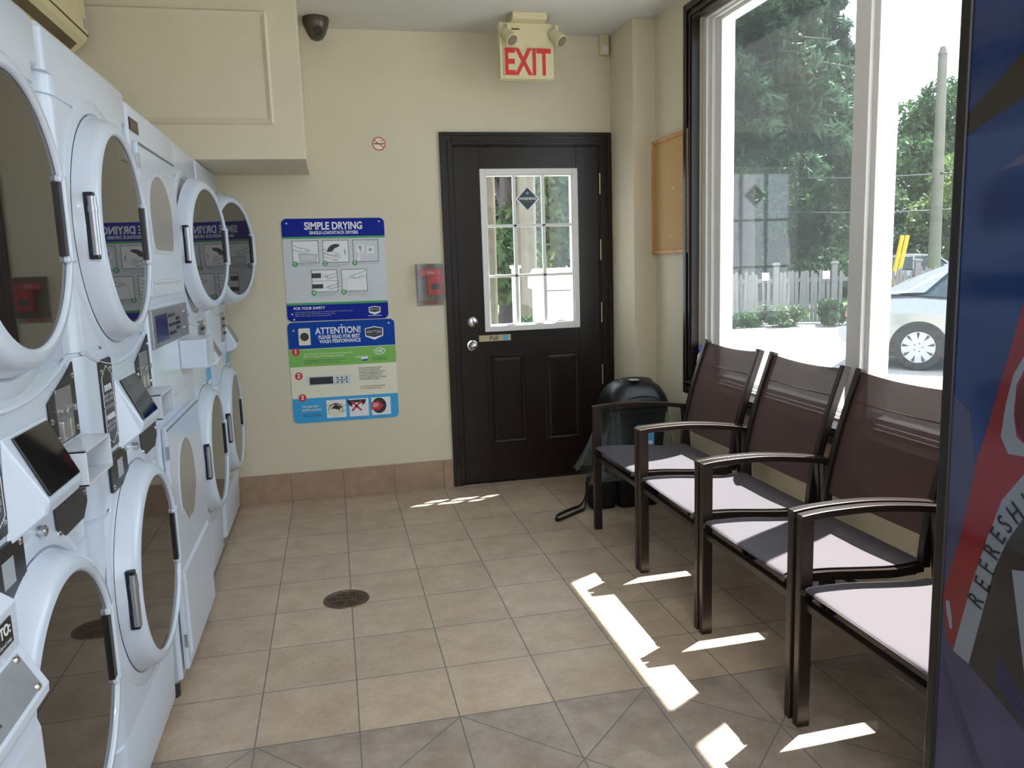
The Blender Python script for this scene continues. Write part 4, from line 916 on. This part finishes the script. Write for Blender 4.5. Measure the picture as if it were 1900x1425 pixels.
for i, p in enumerate(SP):
    t_ = (SP[min(i+1, len(SP)-1)]-SP[max(i-1, 0)]).normalized(); up = Vector((0.25, -0.35, 0.9)); sd = t_.cross(up).normalized(); up2 = sd.cross(t_)
    rings.append([p+sd*a*0.003+up2*b*0.010 for a, b in ((-1,-1),(1,-1),(1,1),(-1,1))])
for r_ in rings:
    lo = min(v.z for v in r_)
    if lo < 0.001:
        for v in r_: v.z += 0.001-lo
G().loft(rings).build('shoulder_strap', M_nylon, bgt)

# ------------------------------------------------------------------ bottle on the sill
bo = thing('detergent_bottle', 'white bottle with blue cap on the dark window sill', 'bottle', (1.992, 4.055, 0.756))
G().lathe([(0.0, 0.0), (0.036, 0.0), (0.040, 0.006), (0.041, 0.10), (0.038, 0.145), (0.028, 0.165), (0.024, 0.175), (0.0, 0.175)], n=32).build('bottle_body', M_botl, bo, smooth=True)
G().lathe([(0.0, 0.205), (0.018, 0.203), (0.027, 0.195), (0.031, 0.172), (0.031, 0.163), (0.0, 0.163)], n=28).build('bottle_cap', M_capb, bo, smooth=True)
G().lathe([(0.0415, 0.035), (0.0418, 0.036), (0.0418, 0.12), (0.0415, 0.121)], n=32).build('bottle_label', M_pink, bo, smooth=True)

# ------------------------------------------------------------------ drinks vending machine
vm = thing('vending_machine', 'tall drinks vending machine with blue, red and white front, at the right edge', 'vending machine', (1.20, 0.92, 0))
VH = 2.06
G().box(0.012, 0.72, -0.448, 0.448, 0.02, VH-0.01).build('cabinet', M_bronzev, vm, bevel=0.006)
g = G().box(-0.004, 0.02, 0.425, 0.452, 0.0, VH).box(-0.004, 0.02, -0.452, -0.425, 0.0, VH).box(-0.004, 0.02, -0.425, 0.425, VH-0.03, VH).box(-0.004, 0.02, -0.425, 0.425, 0.0, 0.10)
g.build('door_frame', M_bronzev, vm, bevel=0.005)
Y0 = 0.92
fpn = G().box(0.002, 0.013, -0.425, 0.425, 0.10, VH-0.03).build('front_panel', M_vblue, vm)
g = G()
def VP(poly, mi, k): g.mi(mi).prism([(a-Y0, b) for a, b in poly], 'x', 0.002-0.0004*k, 0.0022)
# 0 lilac 1 red 2 white 3 charcoal 4 stripe 5 deep blue
VP([(1.345, 0.10), (0.495, 0.10), (0.495, 0.62), (1.10, 0.66), (1.26, 0.95), (1.30, 1.13), (1.345, 1.16)], 0, 1)
VP([(1.345, 1.66), (1.345, 1.70), (1.20, 1.80), (0.495, 1.86), (0.495, 1.78), (1.18, 1.72)], 3, 1)
VP([(1.262, 1.585), (1.10, 1.66), (0.495, 1.70), (0.495, 1.60), (1.15, 1.60)], 0, 1)
red = [(1.19, 1.354), (1.215, 1.257), (1.256, 1.104), (1.275, 1.043), (1.306, 0.872), (1.345, 0.735), (1.328, 0.648), (1.308, 0.629), (1.273, 0.78), (1.24, 0.892), (1.211, 0.978), (1.165, 1.041), (1.05, 1.12), (0.90, 1.15), (0.72, 1.11), (0.495, 0.93), (0.495, 1.72), (0.80, 1.66), (1.05, 1.55)]
VP(red, 1, 2)
arc_o = [(1.308, 0.629), (1.273, 0.78), (1.24, 0.892), (1.211, 0.978), (1.165, 1.041), (1.05, 1.12), (0.90, 1.15), (0.72, 1.11), (0.60, 1.02), (0.495, 0.93)]
arc_i = [(0.495, 0.84), (0.62, 0.95), (0.74, 1.03), (0.90, 1.07), (1.04, 1.045), (1.159, 0.961), (1.194, 0.901), (1.219, 0.835), (1.266, 0.62)]
VP(arc_o+arc_i, 2, 3)
VP([(1.266, 0.62), (1.219, 0.835), (1.194, 0.901), (1.159, 0.961), (1.04, 1.045), (0.90, 1.07), (0.74, 1.03), (0.62, 0.95), (0.495, 0.84), (0.495, 0.44), (0.90, 0.42), (1.129, 0.560), (1.209, 0.596)], 3, 4)
VP([(1.178, 0.854), (1.0, 0.90), (0.86, 0.90), (0.86, 0.46), (1.00, 0.46), (1.136, 0.668)], 2, 5)
for k in range(8):
    u = k/8; a0 = (1.200-0.006*u, 0.672-0.060*u); VP([(a0[0], a0[1]), (a0[0]-0.10, a0[1]-0.075), (a0[0]-0.10, a0[1]-0.079), (a0[0]+0.001, a0[1]-0.004)], 4, 6)
o1 = [(1.10, 1.30), (1.182, 1.254), (1.202, 1.218), (1.215, 1.161), (1.222, 1.098), (1.203, 1.069), (1.168, 1.072), (1.05, 1.16)]
i1 = [(1.06, 1.19), (1.169, 1.094), (1.188, 1.105), (1.197, 1.144), (1.195, 1.199), (1.18, 1.23), (1.10, 1.27)]
VP(o1+i1, 2, 4); VP([(1.05, 1.19), (1.168, 1.10), (1.186, 1.112), (1.193, 1.144), (1.19, 1.199), (1.175, 1.225), (1.09, 1.26)], 5, 3)
VP([(1.334, 0.728), (1.326, 0.730), (1.318, 0.700), (1.314, 0.674), (1.320, 0.672), (1.325, 0.690), (1.330, 0.700)], 2, 5)
VP([(1.335, 0.60), (1.31, 0.56), (1.22, 0.43), (1.18, 0.36), (1.20, 0.36), (1.30, 0.50), (1.337, 0.585)], 4, 3)
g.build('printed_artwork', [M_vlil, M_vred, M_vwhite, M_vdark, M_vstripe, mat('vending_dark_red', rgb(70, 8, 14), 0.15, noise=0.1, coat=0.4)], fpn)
pos = [(1.250, 0.756), (1.237, 0.795), (1.229, 0.832), (1.219, 0.868), (1.207, 0.903), (1.193, 0.930), (1.172, 0.958), (1.148, 0.985), (1.120, 1.010), (1.090, 1.030)]
T = []
for i, (s, (y, z)) in enumerate(zip('REFRESHING', pos)):
    a, b = pos[max(i-1, 0)], pos[min(i+1, 9)]; rot = math.atan2(b[1]-a[1], -(b[0]-a[0]))
    T.append(text(s, 0.054, (-0.0008, y-Y0+0.005, z+0.004), '-x', M_black, fpn, 'artwork_lettering', rot=rot, ext=0.0003, bold=0.0, sx=0.72))
merge_into(T[0], T[1:])
G().box(-0.004, 0.004, -0.40, -0.26, 0.9, 1.35).build('selection_panel', M_black, vm, bevel=0.003)
G().box(-0.006, 0.010, -0.25, 0.15, 0.16, 0.34).build('delivery_flap', M_black, vm, bevel=0.006)

# ------------------------------------------------------------------ unseen fill lights added behind the camera to brighten the room
for i, y in enumerate((-0.55, -2.0)):
    cl = thing('fill_light', 'unseen fill light added on the ceiling '+('over the doorway end' if i else 'above the aisle'), 'fill light', (0.35, y, H), 0, 'added fill lights')
    G().box(-0.62, 0.62, -0.15, 0.15, -0.05, 0).build('light_housing', M_vinyl, cl, bevel=0.005)
    G().box(-0.60, 0.60, -0.135, 0.135, -0.075, -0.05).build('light_diffuser', M_fill, cl, bevel=0.008)
    la = bpy.data.lights.new('fill_lamp', 'AREA'); la.shape = 'RECTANGLE'; la.size = 1.2; la.size_y = 0.27; la.energy = FILL_LAMP; la.color = (0.93, 0.97, 1.0)
    lo = bpy.data.objects.new('fill_lamp', la); COL.objects.link(lo); lo.parent = cl; lo.location = (0, 0, -0.08)

# ================================================================== OUTSIDE
GZ = -0.20
struct('ground_asphalt', G().box(-40, 60, YF+0.2, 60, GZ-0.3, GZ).box(XR+0.2, 60, -40, YF+0.2, GZ-0.3, GZ).box(-40, XR+0.2, -40, YB-0.2, GZ-0.3, GZ), M_asph)
def pol(ang, r, z=0.0): a = math.radians(ang); return Vector((r*math.sin(a), r*math.cos(a), z))
# lawn beyond the fence
FA, FB = Vector((7.6, 18.2, 0)), Vector((18.6, 13.64, 0)); fd = (FB-FA).normalized(); fn = Vector((-fd.y, fd.x, 0))
P = [FA+fn*0.2, FB+fn*0.2, FB+fn*0.2+Vector((30, 0, 0)), Vector((55, 58, 0)), Vector((-10, 58, 0)), Vector((2.0, 24.0, 0))]
struct('ground_lawn', G().prism([(p.x, p.y) for p in P], 'z', GZ, GZ+0.03), M_lawn)
# picket fence
fe = thing('picket_fence', 'weathered grey wooden picket fence across the parking lot', 'fence', (FA.x, FA.y, GZ), math.atan2(fd.y, fd.x))
Lf = (FB-FA).length; rnd = random.Random(11)
g = G(); x = 0.0
while x < Lf:
    h = 1.22+rnd.uniform(-0.05, 0.04); w_ = 0.075; lean = rnd.uniform(-0.03, 0.03)*(3 if rnd.random() < 0.08 else 1)
    if rnd.random() > 0.04:
        g.prism([(x, 0.03), (x+w_, 0.03), (x+w_+lean, h-0.05), (x+w_/2+lean, h), (x+lean, h-0.05)], 'y', -0.02, 0.0)
    x += 0.088+rnd.uniform(-0.006, 0.012)
g.build('picket_panel', M_fence, fe)
g = G().box(0, Lf, 0, 0.04, 0.25, 0.33).box(0, Lf, 0, 0.04, 0.96, 1.05); g.build('fence_rail', M_fence, fe)
for px in (1.3, 2.84, 4.14, 5.94, 7.9, 9.9):
    if px < Lf:
        po = G().box(px-0.06, px+0.06, -0.07, 0.06, 0, 1.36).build('fence_post', M_fence, fe, bevel=0.01)
        G().box(px-0.085, px+0.085, -0.095, 0.085, 1.36, 1.40).box(px-0.06, px+0.06, -0.07, 0.06, 1.40, 1.42).build('post_cap', M_fence, po, bevel=0.008)
for px in (2.52, 3.88): G().box(px, px+0.16, -0.035, -0.021, 1.02, 1.2).build('notice', M_vinyl, fe)

# foliage --------------------------------------------------------
def leaves(name, centres, radii, n, size, m, parent, seed=0, squash=1.0, long=1.0):
    r = np.random.RandomState(seed); centres = np.array(centres, float); radii = np.array(radii, float)
    pr = radii**2; pr = pr/pr.sum(); idx = r.choice(len(radii), n, p=pr)
    d = r.normal(size=(n, 3)); d /= np.linalg.norm(d, axis=1)[:, None]
    rad = radii[idx]*(0.55+0.5*r.rand(n)**0.6)
    p = centres[idx]+d*rad[:, None]*np.array([1, 1, squash])
    u = r.normal(size=(n, 3)); u /= np.linalg.norm(u, axis=1)[:, None]
    w = np.cross(u, r.normal(size=(n, 3))); w /= np.linalg.norm(w, axis=1)[:, None]
    s = size*(0.6+0.8*r.rand(n))[:, None]
    k = np.cross(u, w)
    v = np.stack([p-u*s*long, p-w*s*0.45+k*s*0.12, p+u*s*long, p+w*s*0.45+k*s*0.12], 1).reshape(-1, 3)
    me = bpy.data.meshes.new(name); me.vertices.add(4*n); me.vertices.foreach_set('co', v.ravel().astype('f'))
    me.loops.add(4*n); me.loops.foreach_set('vertex_index', np.arange(4*n, dtype='i'))
    me.polygons.add(n); me.polygons.foreach_set('loop_start', np.arange(0, 4*n, 4, dtype='i')); me.polygons.foreach_set('loop_total', np.full(n, 4, dtype='i'))
    me.update(); me.validate(); me.materials.append(m)
    o = bpy.data.objects.new(name, me); COL.objects.link(o); o.parent = parent
    return o
def broadleaf(label, base, h, crown_r, n, m, seed, size=0.16, name='leafy_tree', trunk=0.18, low=0.35, group=None, squash=0.85, trunkmat=None):
    t = thing(name, label, 'tree', (base.x, base.y, GZ), 0, group); r = random.Random(seed)
    g = G().tube([(0, 0, 0), (0.05*trunk, 0, h*0.3), (0.1, 0.05, h*0.7)], [trunk, trunk*0.75, trunk*0.35], n=10); C, R = [], []
    for i in range(26):
        a = r.uniform(0, 2*PI); u = r.uniform(low, 0.96); rad = crown_r*math.sin(min(1, (1-u)*1.5+0.2)*PI/2)*r.uniform(0.25, 0.85)
        c = (rad*math.cos(a), rad*math.sin(a), h*u); C.append(c); R.append(crown_r*r.uniform(0.28, 0.45))
        if i % 2 == 0: g.tube([(0, 0, h*u*0.6), (c[0]*0.5, c[1]*0.5, h*u*0.85), c], [trunk*0.3, trunk*0.2, trunk*0.08], n=5)
    g.build('trunk', trunkmat or M_bark, t, smooth=True)
    leaves('crown', C, R, n, size, m, t, seed, squash); return t
def spruce(label, base, h, r0, n, seed, trunk=0.3, low=0.12, m=None, size=0.22, dens=30):
    t = thing('spruce_tree', label, 'tree', (base.x, base.y, GZ)); r = random.Random(seed)
    g = G().tube([(0, 0, 0), (0, 0, h*0.5), (0, 0, h)], [trunk, trunk*0.7, 0.04], n=12); C, R = [], []
    for k in range(dens):
        u = low+(0.98-low)*(k/dens); L = r0*(1-u)**0.75*r.uniform(0.75, 1.05); nb = 6 if u < 0.8 else 4
        for b in range(nb):
            a = 2*PI*b/nb+r.uniform(-0.4, 0.4)+k; z0 = h*u
            if r.random() < 0.12: continue
            g.tube([(0, 0, z0), (L*0.5*math.cos(a), L*0.5*math.sin(a), z0-0.02*L), (L*math.cos(a), L*math.sin(a), z0-0.16*L)], [0.05, 0.035, 0.012], n=4)
            for q in (0.25, 0.45, 0.65, 0.82, 0.97):
                C.append((L*q*math.cos(a)+r.uniform(-.15, .15), L*q*math.sin(a)+r.uniform(-.15, .15), z0-0.16*L*q-0.12-r.uniform(0, 0.25))); R.append(0.16+0.34*(1-abs(q-0.5)))
    g.build('trunk', M_bark, t, smooth=True)
    leaves('crown', C, R, n, size, m or M_spruce, t, seed, 0.5, 1.7); return t
spruce('tallest spruce with grey trunk, seen through the left pane of the big window', pol(28.7, 25), 17, 4.4, 52000, 1, 0.36, 0.27, size=0.11, dens=24)
spruce('spruce with thin top standing right of the tallest spruce, beside the window mullion', pol(33.6, 31), 11, 2.9, 26000, 2, 0.2, 0.25, size=0.10, dens=20)
broadleaf('bushy green tree low behind the fence, under the spruce branches', pol(31.5, 30), 4.3, 2.8, 30000, M_leafd, 5, 0.11, 'bushy_tree', low=0.12)
broadleaf('dark bushy tree behind the fence posts, left of the silver car', pol(34.8, 34), 4.6, 2.7, 24000, M_leafd, 6, 0.11, 'bushy_tree', low=0.12)
broadleaf('dense bushy tree at the left side of the big window', pol(26.8, 31), 4.8, 2.6, 22000, M_leafd, 9, 0.12, 'bushy_tree', low=0.10)
broadleaf('tall airy tree behind the utility pole', pol(40.4, 50), 9.8, 3.6, 18000, M_leafd, 7, 0.15, low=0.35)
broadleaf('rounded green bush tree below the house roof, in the right pane', pol(37.2, 34), 3.0, 1.8, 18000, M_leafd, 8, 0.09, 'bushy_tree', low=0.15)
broadleaf('yellow-green tree at the right side beyond the pole', pol(42.3, 33), 4.4, 2.2, 12000, M_leafl, 12, 0.12, low=0.25)
# weeds at the fence foot
for i, (s, lab, hh, m) in enumerate(((1.9, 'low green weeds at the left end of the fence', 0.28, M_leafd), (2.95, 'leafy weeds under the left notice on the fence', 0.42, M_cedar), (4.0, 'tall leafy weeds in the middle of the fence foot', 0.55, M_leafd), (5.05, 'leafy weeds with yellow tips beside the silver car', 0.62, M_cedar))):
    p = FA+fd*s-fn*0.85; t = thing('weed_clump', lab, 'weeds', (p.x, p.y, GZ), 0, 'weed clumps along the fence foot'); r = random.Random(40+i)
    g = G()
    for k in range(14):
        a = r.uniform(0, 2*PI); q = r.uniform(0.05, 0.4); g.tube([(q*math.cos(a)*0.6, q*math.sin(a)*0.6, 0), (q*math.cos(a), q*math.sin(a), hh*r.uniform(0.6, 1.1))], 0.006, n=4)
    g.build('stem', M_cedar, t)['kind'] = 'stuff'
    leaves('leaves', [(r.uniform(-0.45, 0.45), r.uniform(-0.3, 0.3), hh*r.uniform(0.2, 0.9)) for _ in range(14)], [0.16]*14, 2600, 0.045, m, t, 50+i, 0.9)

# utility pole with wires, guy guards
pb = pol(40.35, 26)
up = thing('utility_pole', 'pale wooden utility pole right of the house roof', 'utility pole', (pb.x, pb.y, GZ))
G().tube([(0, 0, 0), (-0.02, 0, 3.5), (-0.04, 0, 6.9)], [0.17, 0.15, 0.115], n=14).build('pole', M_pole, up, smooth=True)
G().cyl((-0.04, 0, 6.9), (-0.04, 0, 7.1), 0.13, 0.07, n=14).build('pole_cap', M_pole, up)
for z0, dz in ((3.7, 0.0), (2.7, -0.1)):
    g = G(); r_ = Vector((math.cos(math.radians(40.35)), -math.sin(math.radians(40.35)), 0))
    g.tube([tuple(r_*(-10+20*i/16)+Vector((-0.05, 0, z0+0.9*((i-8)/8)**2*1.2))) for i in range(17)], 0.022, n=5); g.build('cable', M_plate, up)
G().cyl((-0.30, 0, 3.45), (-0.02, 0, 3.7), 0.03, n=8).cyl((-0.03, -0.2, 3.7), (-0.03, 0.2, 3.7), 0.03, n=8).build('cable_bracket', M_plate, up)
for k, (a, lab) in enumerate(((37.7, 'left of the two yellow guy wire guards behind the fence'), (38.0, 'right of the two yellow guy wire guards behind the fence'))):
    p = pol(a, 24.5+k*0.1); q = p+pol(40.3, 0.0)+Vector((0.27, -0.2, 2.0))
    G().cyl((0, 0, 0), tuple(q-p), 0.055, n=12).build('guy_wire_guard', M_yel, loc=(p.x, p.y, GZ+0.02)); tag(bpy.context.scene.objects[-1] if False else COL.objects[-1], lab, 'pole guard', 'yellow guy wire guards')
# distant house
hp = pol(36.9, 39)
ho = thing('distant_house', 'distant house with a brownish hip roof behind the trees', 'house', (hp.x, hp.y, GZ), -math.radians(36))
G().box(-4, 1.3, -2, 2, 0, 2.95).build('house_wall', M_housew, ho)
G().add([(-4.5, -2.4, 2.9), (1.9, -2.4, 2.9), (1.9, 2.4, 2.9), (-4.5, 2.4, 2.9), (-2.2, 0, 4.5), (0.0, 0, 4.5)], [(0,3,2,1), (0,1,5,4), (1,2,5), (2,3,4,5), (3,0,4)]).build('roof', M_roof, ho)
G().box(0.0, 1.0, -2.03, -1.99, 1.2, 2.1).build('window', M_cargl, ho)

# cars ---------------------------------------------------------------
def sedan(name, label, loc, heading, detail=True):
    """heading: angle of the +x (forward) axis; origin at the ground below the rear bumper centre"""
    t = thing(name, label, 'car', loc, heading)
    Wd, Ln = 0.87, 4.55
    st = [(0.00, 0.40, 0.80, 0.62), (0.04, 0.30, 0.93, 0.76), (0.16, 0.24, 1.02, 0.83), (0.45, 0.21, 1.05, 0.86), (0.95, 0.20, 1.04, Wd), (1.6, 0.19, 1.00, Wd), (2.4, 0.19, 0.98, Wd), (3.1, 0.19, 0.98, Wd), (3.5, 0.19, 0.93, 0.865), (4.1, 0.20, 0.83, 0.84), (4.4, 0.24, 0.72, 0.76), (4.52, 0.30, 0.62, 0.66), (4.56, 0.38, 0.52, 0.5)]
    R = []
    for x, zb, zt, w in st:
        m_ = (zb+zt)/2
        half = [(w*0.90, zb), (w*0.985, zb+0.06), (w, m_-0.05), (w*0.995, m_+0.08), (w*0.97, zt-0.10), (w*0.90, zt-0.03), (w*0.70, zt+0.0), (w*0.35, zt+0.018)]
        ring = [(x, a, b) for a, b in half]+[(x, 0, zt+0.022)]+[(x, -a, b) for a, b in reversed(half)]
        R.append(ring)
    body = G().loft(R).build('car_body', M_silver, t, smooth=True)
    wheels = (0.98, 3.62)
    cut = G()
    for wx in wheels:
        for s in (-1, 1): cut.cyl((wx, s*0.60, 0.30), (wx, s*1.0, 0.30), 0.375, n=32)
    # arches: dark liners set into the flank
    for wx in wheels:
        for s in (-1, 1):
            n = 24; g = G(); arc_ = [(wx+0.365*math.cos(a), 0.31+0.365*math.sin(a)) for a in [PI*k/n for k in range(n+1)]]
            g.prism([(wx+0.365, 0.19), *arc_, (wx-0.365, 0.19)], 'y', s*0.80, s*(Wd+0.004)); g.build('wheel_arch', M_tyre, t)
            y0 = s*(Wd+0.012)
            w_ = G().lathe([(0.20, -0.20), (0.30, -0.19), (0.322, -0.16), (0.322, -0.03), (0.30, 0.0), (0.215, 0.002), (0.205, -0.01)], (0, 0, 0), 'y', 40) if s > 0 else G().lathe([(0.20, 0.20), (0.30, 0.19), (0.322, 0.16), (0.322, 0.03), (0.30, 0.0), (0.215, -0.002), (0.205, 0.01)], (0, 0, 0), 'y', 40)
            tyre = w_.build('wheel', M_tyre, t, smooth=True, loc=(wx, y0, 0.322))
            hb = G(); yy = s*0.004
            hb.prism(circ(0, 0, 0.212, 36), 'y', -s*0.02, yy)
            hcap = hb.build('hubcap', M_hub, tyre, bevel=0.004)
            hs_ = G()
            for k in range(9):
                a = 2*PI*k/9+0.2; c, s2 = math.cos(a), math.sin(a)
                q = [(0.195, 0.022), (0.205, 0.0), (0.195, -0.022), (0.115, -0.002), (0.115, 0.002)]
                hs_.prism([(c*u-s2*v, s2*u+c*v) for u, v in q], 'y', yy, yy+s*0.0025)
            for k in range(5):
                a = 2*PI*k/5; hs_.prism(circ(0.055*math.cos(a), 0.055*math.sin(a), 0.009, 10), 'y', yy, yy+s*0.0025)
            hs_.build('hubcap_slots', M_plate, hcap)
    # greenhouse
    gh = [(0.42, 1.03, 1.045, 0.66, 0.80), (0.80, 1.03, 1.24, 0.60, 0.80), (1.20, 1.00, 1.40, 0.56, 0.815), (1.60, 0.98, 1.455, 0.57, 0.815), (2.3, 0.97, 1.465, 0.58, 0.815), (2.75, 0.97, 1.42, 0.58, 0.81), (3.15, 0.97, 1.22, 0.62, 0.80), (3.55, 0.92, 0.945, 0.68, 0.76)]
    R = [[(x, wb, zb), (x, wt, zt-0.03), (x, wt*0.7, zt), (x, 0, zt+0.01), (x, -wt*0.7, zt), (x, -wt, zt-0.03), (x, -wb, zb)] for x, zb, zt, wt, wb in gh]
    G().loft(R).build('car_glass', M_cargl, t, smooth=True)
    # roof skin and pillars
    R = [[(x, wt+0.012, zt-0.05), (x, wt*0.7, zt+0.012), (x, 0, zt+0.024), (x, -wt*0.7, zt+0.012), (x, -wt-0.012, zt-0.05)] for x, zb, zt, wt, wb in gh if 1.15 < x < 2.8]
    rf = G().loft(R, cap=False, closed=False).build('car_roof', M_silver, t, smooth=True); m1 = rf.modifiers.new('s', 'SOLIDIFY'); m1.thickness = 0.02
    for s in (-1, 1):
        g = G()
        def seg(x0, z0, y0_, x1, z1, y1_, w):
            g.add([(x0-w, s*y0_, z0), (x0+w, s*y0_, z0), (x1+w, s*y1_, z1), (x1-w, s*y1_, z1)], [(0,1,2,3)])
        pil = [[(0.44, 0.83, 1.035), (0.80, 0.80, 1.055), (1.02, 0.78, 1.06), (1.32, 0.635, 1.36), (1.22, 0.60, 1.41), (0.80, 0.625, 1.235)],
               [(2.08, 0.83, 0.97), (2.15, 0.83, 0.97), (2.12, 0.60, 1.45), (2.06, 0.60, 1.45)],
               [(3.30, 0.80, 1.0), (3.45, 0.77, 0.97), (2.80, 0.60, 1.42), (2.72, 0.60, 1.44)],
               [(1.22, 0.60, 1.375), (1.22, 0.585, 1.43), (2.78, 0.60, 1.43), (2.78, 0.61, 1.39)]]
        for q in pil:
            g.loft([[(a, s*(b+e), c) for a, b, c in q] for e in (0.0, 0.016)])
        g.build('window_pillar', M_silver, t)
        G().box(1.50, 1.507, s*0.872-0.003, s*0.872+0.003, 0.35, 0.98).box(2.10, 2.107, s*0.872-0.003, s*0.872+0.003, 0.30, 0.97).build('door_seam', M_seam, t)
        G().box(1.62, 1.80, s*0.872-0.014, s*0.872+0.014, 0.80, 0.83).build('door_handle', M_silver, t, bevel=0.008)
        tl = G().loft([[(0.02, s*0.50, 0.72), (0.02, s*0.70, 0.72), (0.10, s*0.79, 0.74), (0.12, s*0.80, 0.88), (0.04, s*0.72, 0.90), (0.03, s*0.50, 0.88)], [(-0.0, s*0.50, 0.72), (-0.0, s*0.70, 0.72), (0.10, s*0.825, 0.74), (0.12, s*0.84, 0.88), (0.01, s*0.73, 0.90), (0.0, s*0.50, 0.88)]]); tl.build('tail_light', M_tail, t)
    G().box(-0.012, 0.03, -0.26, 0.26, 0.62, 0.76).build('licence_plate', M_stick, t)
    G().loft([rr_ for rr_ in [[(0.0-dx, a, z) for a in (-0.78, 0.78)]+[(0.18, a, z) for a in (0.86, -0.86)] for dx, z in ((0.02, 0.36), (0.07, 0.44), (0.07, 0.54), (0.03, 0.60))]]).build('rear_bumper', M_silver, t, bevel=0.02)
    G().box(0.3, 4.3, -0.78, 0.78, 0.19, 0.3).build('underbody', M_tyre, t)
    bpy.data.meshes.remove(bpy.data.meshes.new('x'))
    return t
hd = math.radians(-45.8); fwd = Vector((math.cos(hd), math.sin(hd), 0)); rgt = Vector((fwd.y, -fwd.x, 0))
wc = Vector((7.72, 9.31, 0)); org = wc-fwd*0.98-rgt*0.87
sedan('parked_sedan', 'silver sedan parked just outside the big window, rear towards the fence', (org.x, org.y, GZ), hd)
p2 = pol(37.3, 26)
sedan('parked_sedan', 'silver car parked behind the picket fence, only roof and windows showing', (17.9, 25.3, GZ), math.radians(-38))
# --- seen through the door glass
broadleaf('green leafy tree at the left of the door glass', pol(9.6, 24), 9, 2.4, 26000, M_cedar, 21, 0.13, low=0.08, trunk=0.25)
broadleaf('tree with thick brown trunk behind the door glass muntins', pol(12.6, 20), 10, 2.6, 22000, M_leafl, 22, 0.13, low=0.12, trunk=0.34)
broadleaf('dark green tree at the right of the door glass', pol(15.9, 22), 9, 2.8, 28000, M_leafd, 23, 0.14, low=0.12, trunk=0.25)
for a, r_, w_, lab in ((11.0, 16.5, 0.17, 'pale bare tree trunk in the left third of the door glass'), (13.7, 15.5, 0.20, 'pale bare tree trunk in the middle of the door glass')):
    p = pol(a, r_); tr = G().tube([(0, 0, 0), (0.05, 0, 3.5), (0.02, 0.1, 8)], [w_, w_*0.85, w_*0.6], n=14).build('bare_tree_trunk', mat('tan_bark', rgb(96, 88, 72), 0.9, noise=0.2, nscale=6, bump=0.4, bscale=20), smooth=True, loc=(p.x, p.y, GZ)); tag(tr, lab, 'tree trunk', 'bare trunks beyond the door')
p = pol(13.9, 12.5); sh = thing('clipped_shrub', 'dark low shrub seen through the middle of the door glass', 'shrub', (p.x, p.y, GZ))
G().tube([(0, 0, 0), (0, 0, 0.5)], 0.03, n=6).build('stem', M_bark, sh)
leaves('foliage', [(-0.15, 0, 0.3), (0.15, 0, 0.35), (0, 0, 0.5), (-0.3, 0, 0.25), (0.3, 0.1, 0.25)], [0.3]*5, 6000, 0.045, M_leafd, sh, 5)
p = pol(10.4, 22); 
struct('ground_grass_strip', G().prism([(2.6, 18.5), (5.3, 18.5), (7.0, 24.5), (3.0, 25)], 'z', GZ, GZ+0.04), M_lawn)
# white storage chest and post outside the door
cc = thing('storage_chest', 'white outdoor storage chest with overhanging lid outside the door', 'chest', (2.52, 7.75, GZ), math.radians(-8))
G().box(-0.52, 0.45, -0.4, 0.4, 0.05, 1.36).build('chest_body', M_vinyl, cc, bevel=0.02)
G().loft([[(a, b, z) for a, b in rr(-0.56-e, 0.49+e, -0.44-e, 0.44+e, 0.04)] for e, z in ((0, 1.37), (0, 1.50), (-0.05, 1.57))]).build('chest_lid', M_vinyl, cc, smooth=True)
G().box(-0.36, -0.31, -0.42, -0.40, 1.02, 1.08).build('latch', M_plate, cc)
wp = G().box(-0.035, 0.035, -0.035, 0.035, 0, 1.58).mi(0).box(-0.05, 0.05, -0.05, 0.05, 1.58, 1.61).build('white_post', M_vinyl, bevel=0.004, loc=(1.86, 8.1, GZ)); tag(wp, 'slim white post outside the door, left of the storage chest', 'post')
p3 = pol(8.9, 25)
sedan('parked_sedan', 'far parked car at the lower left of the door glass', (p3.x-2.0, p3.y+3.0, GZ), math.radians(170))
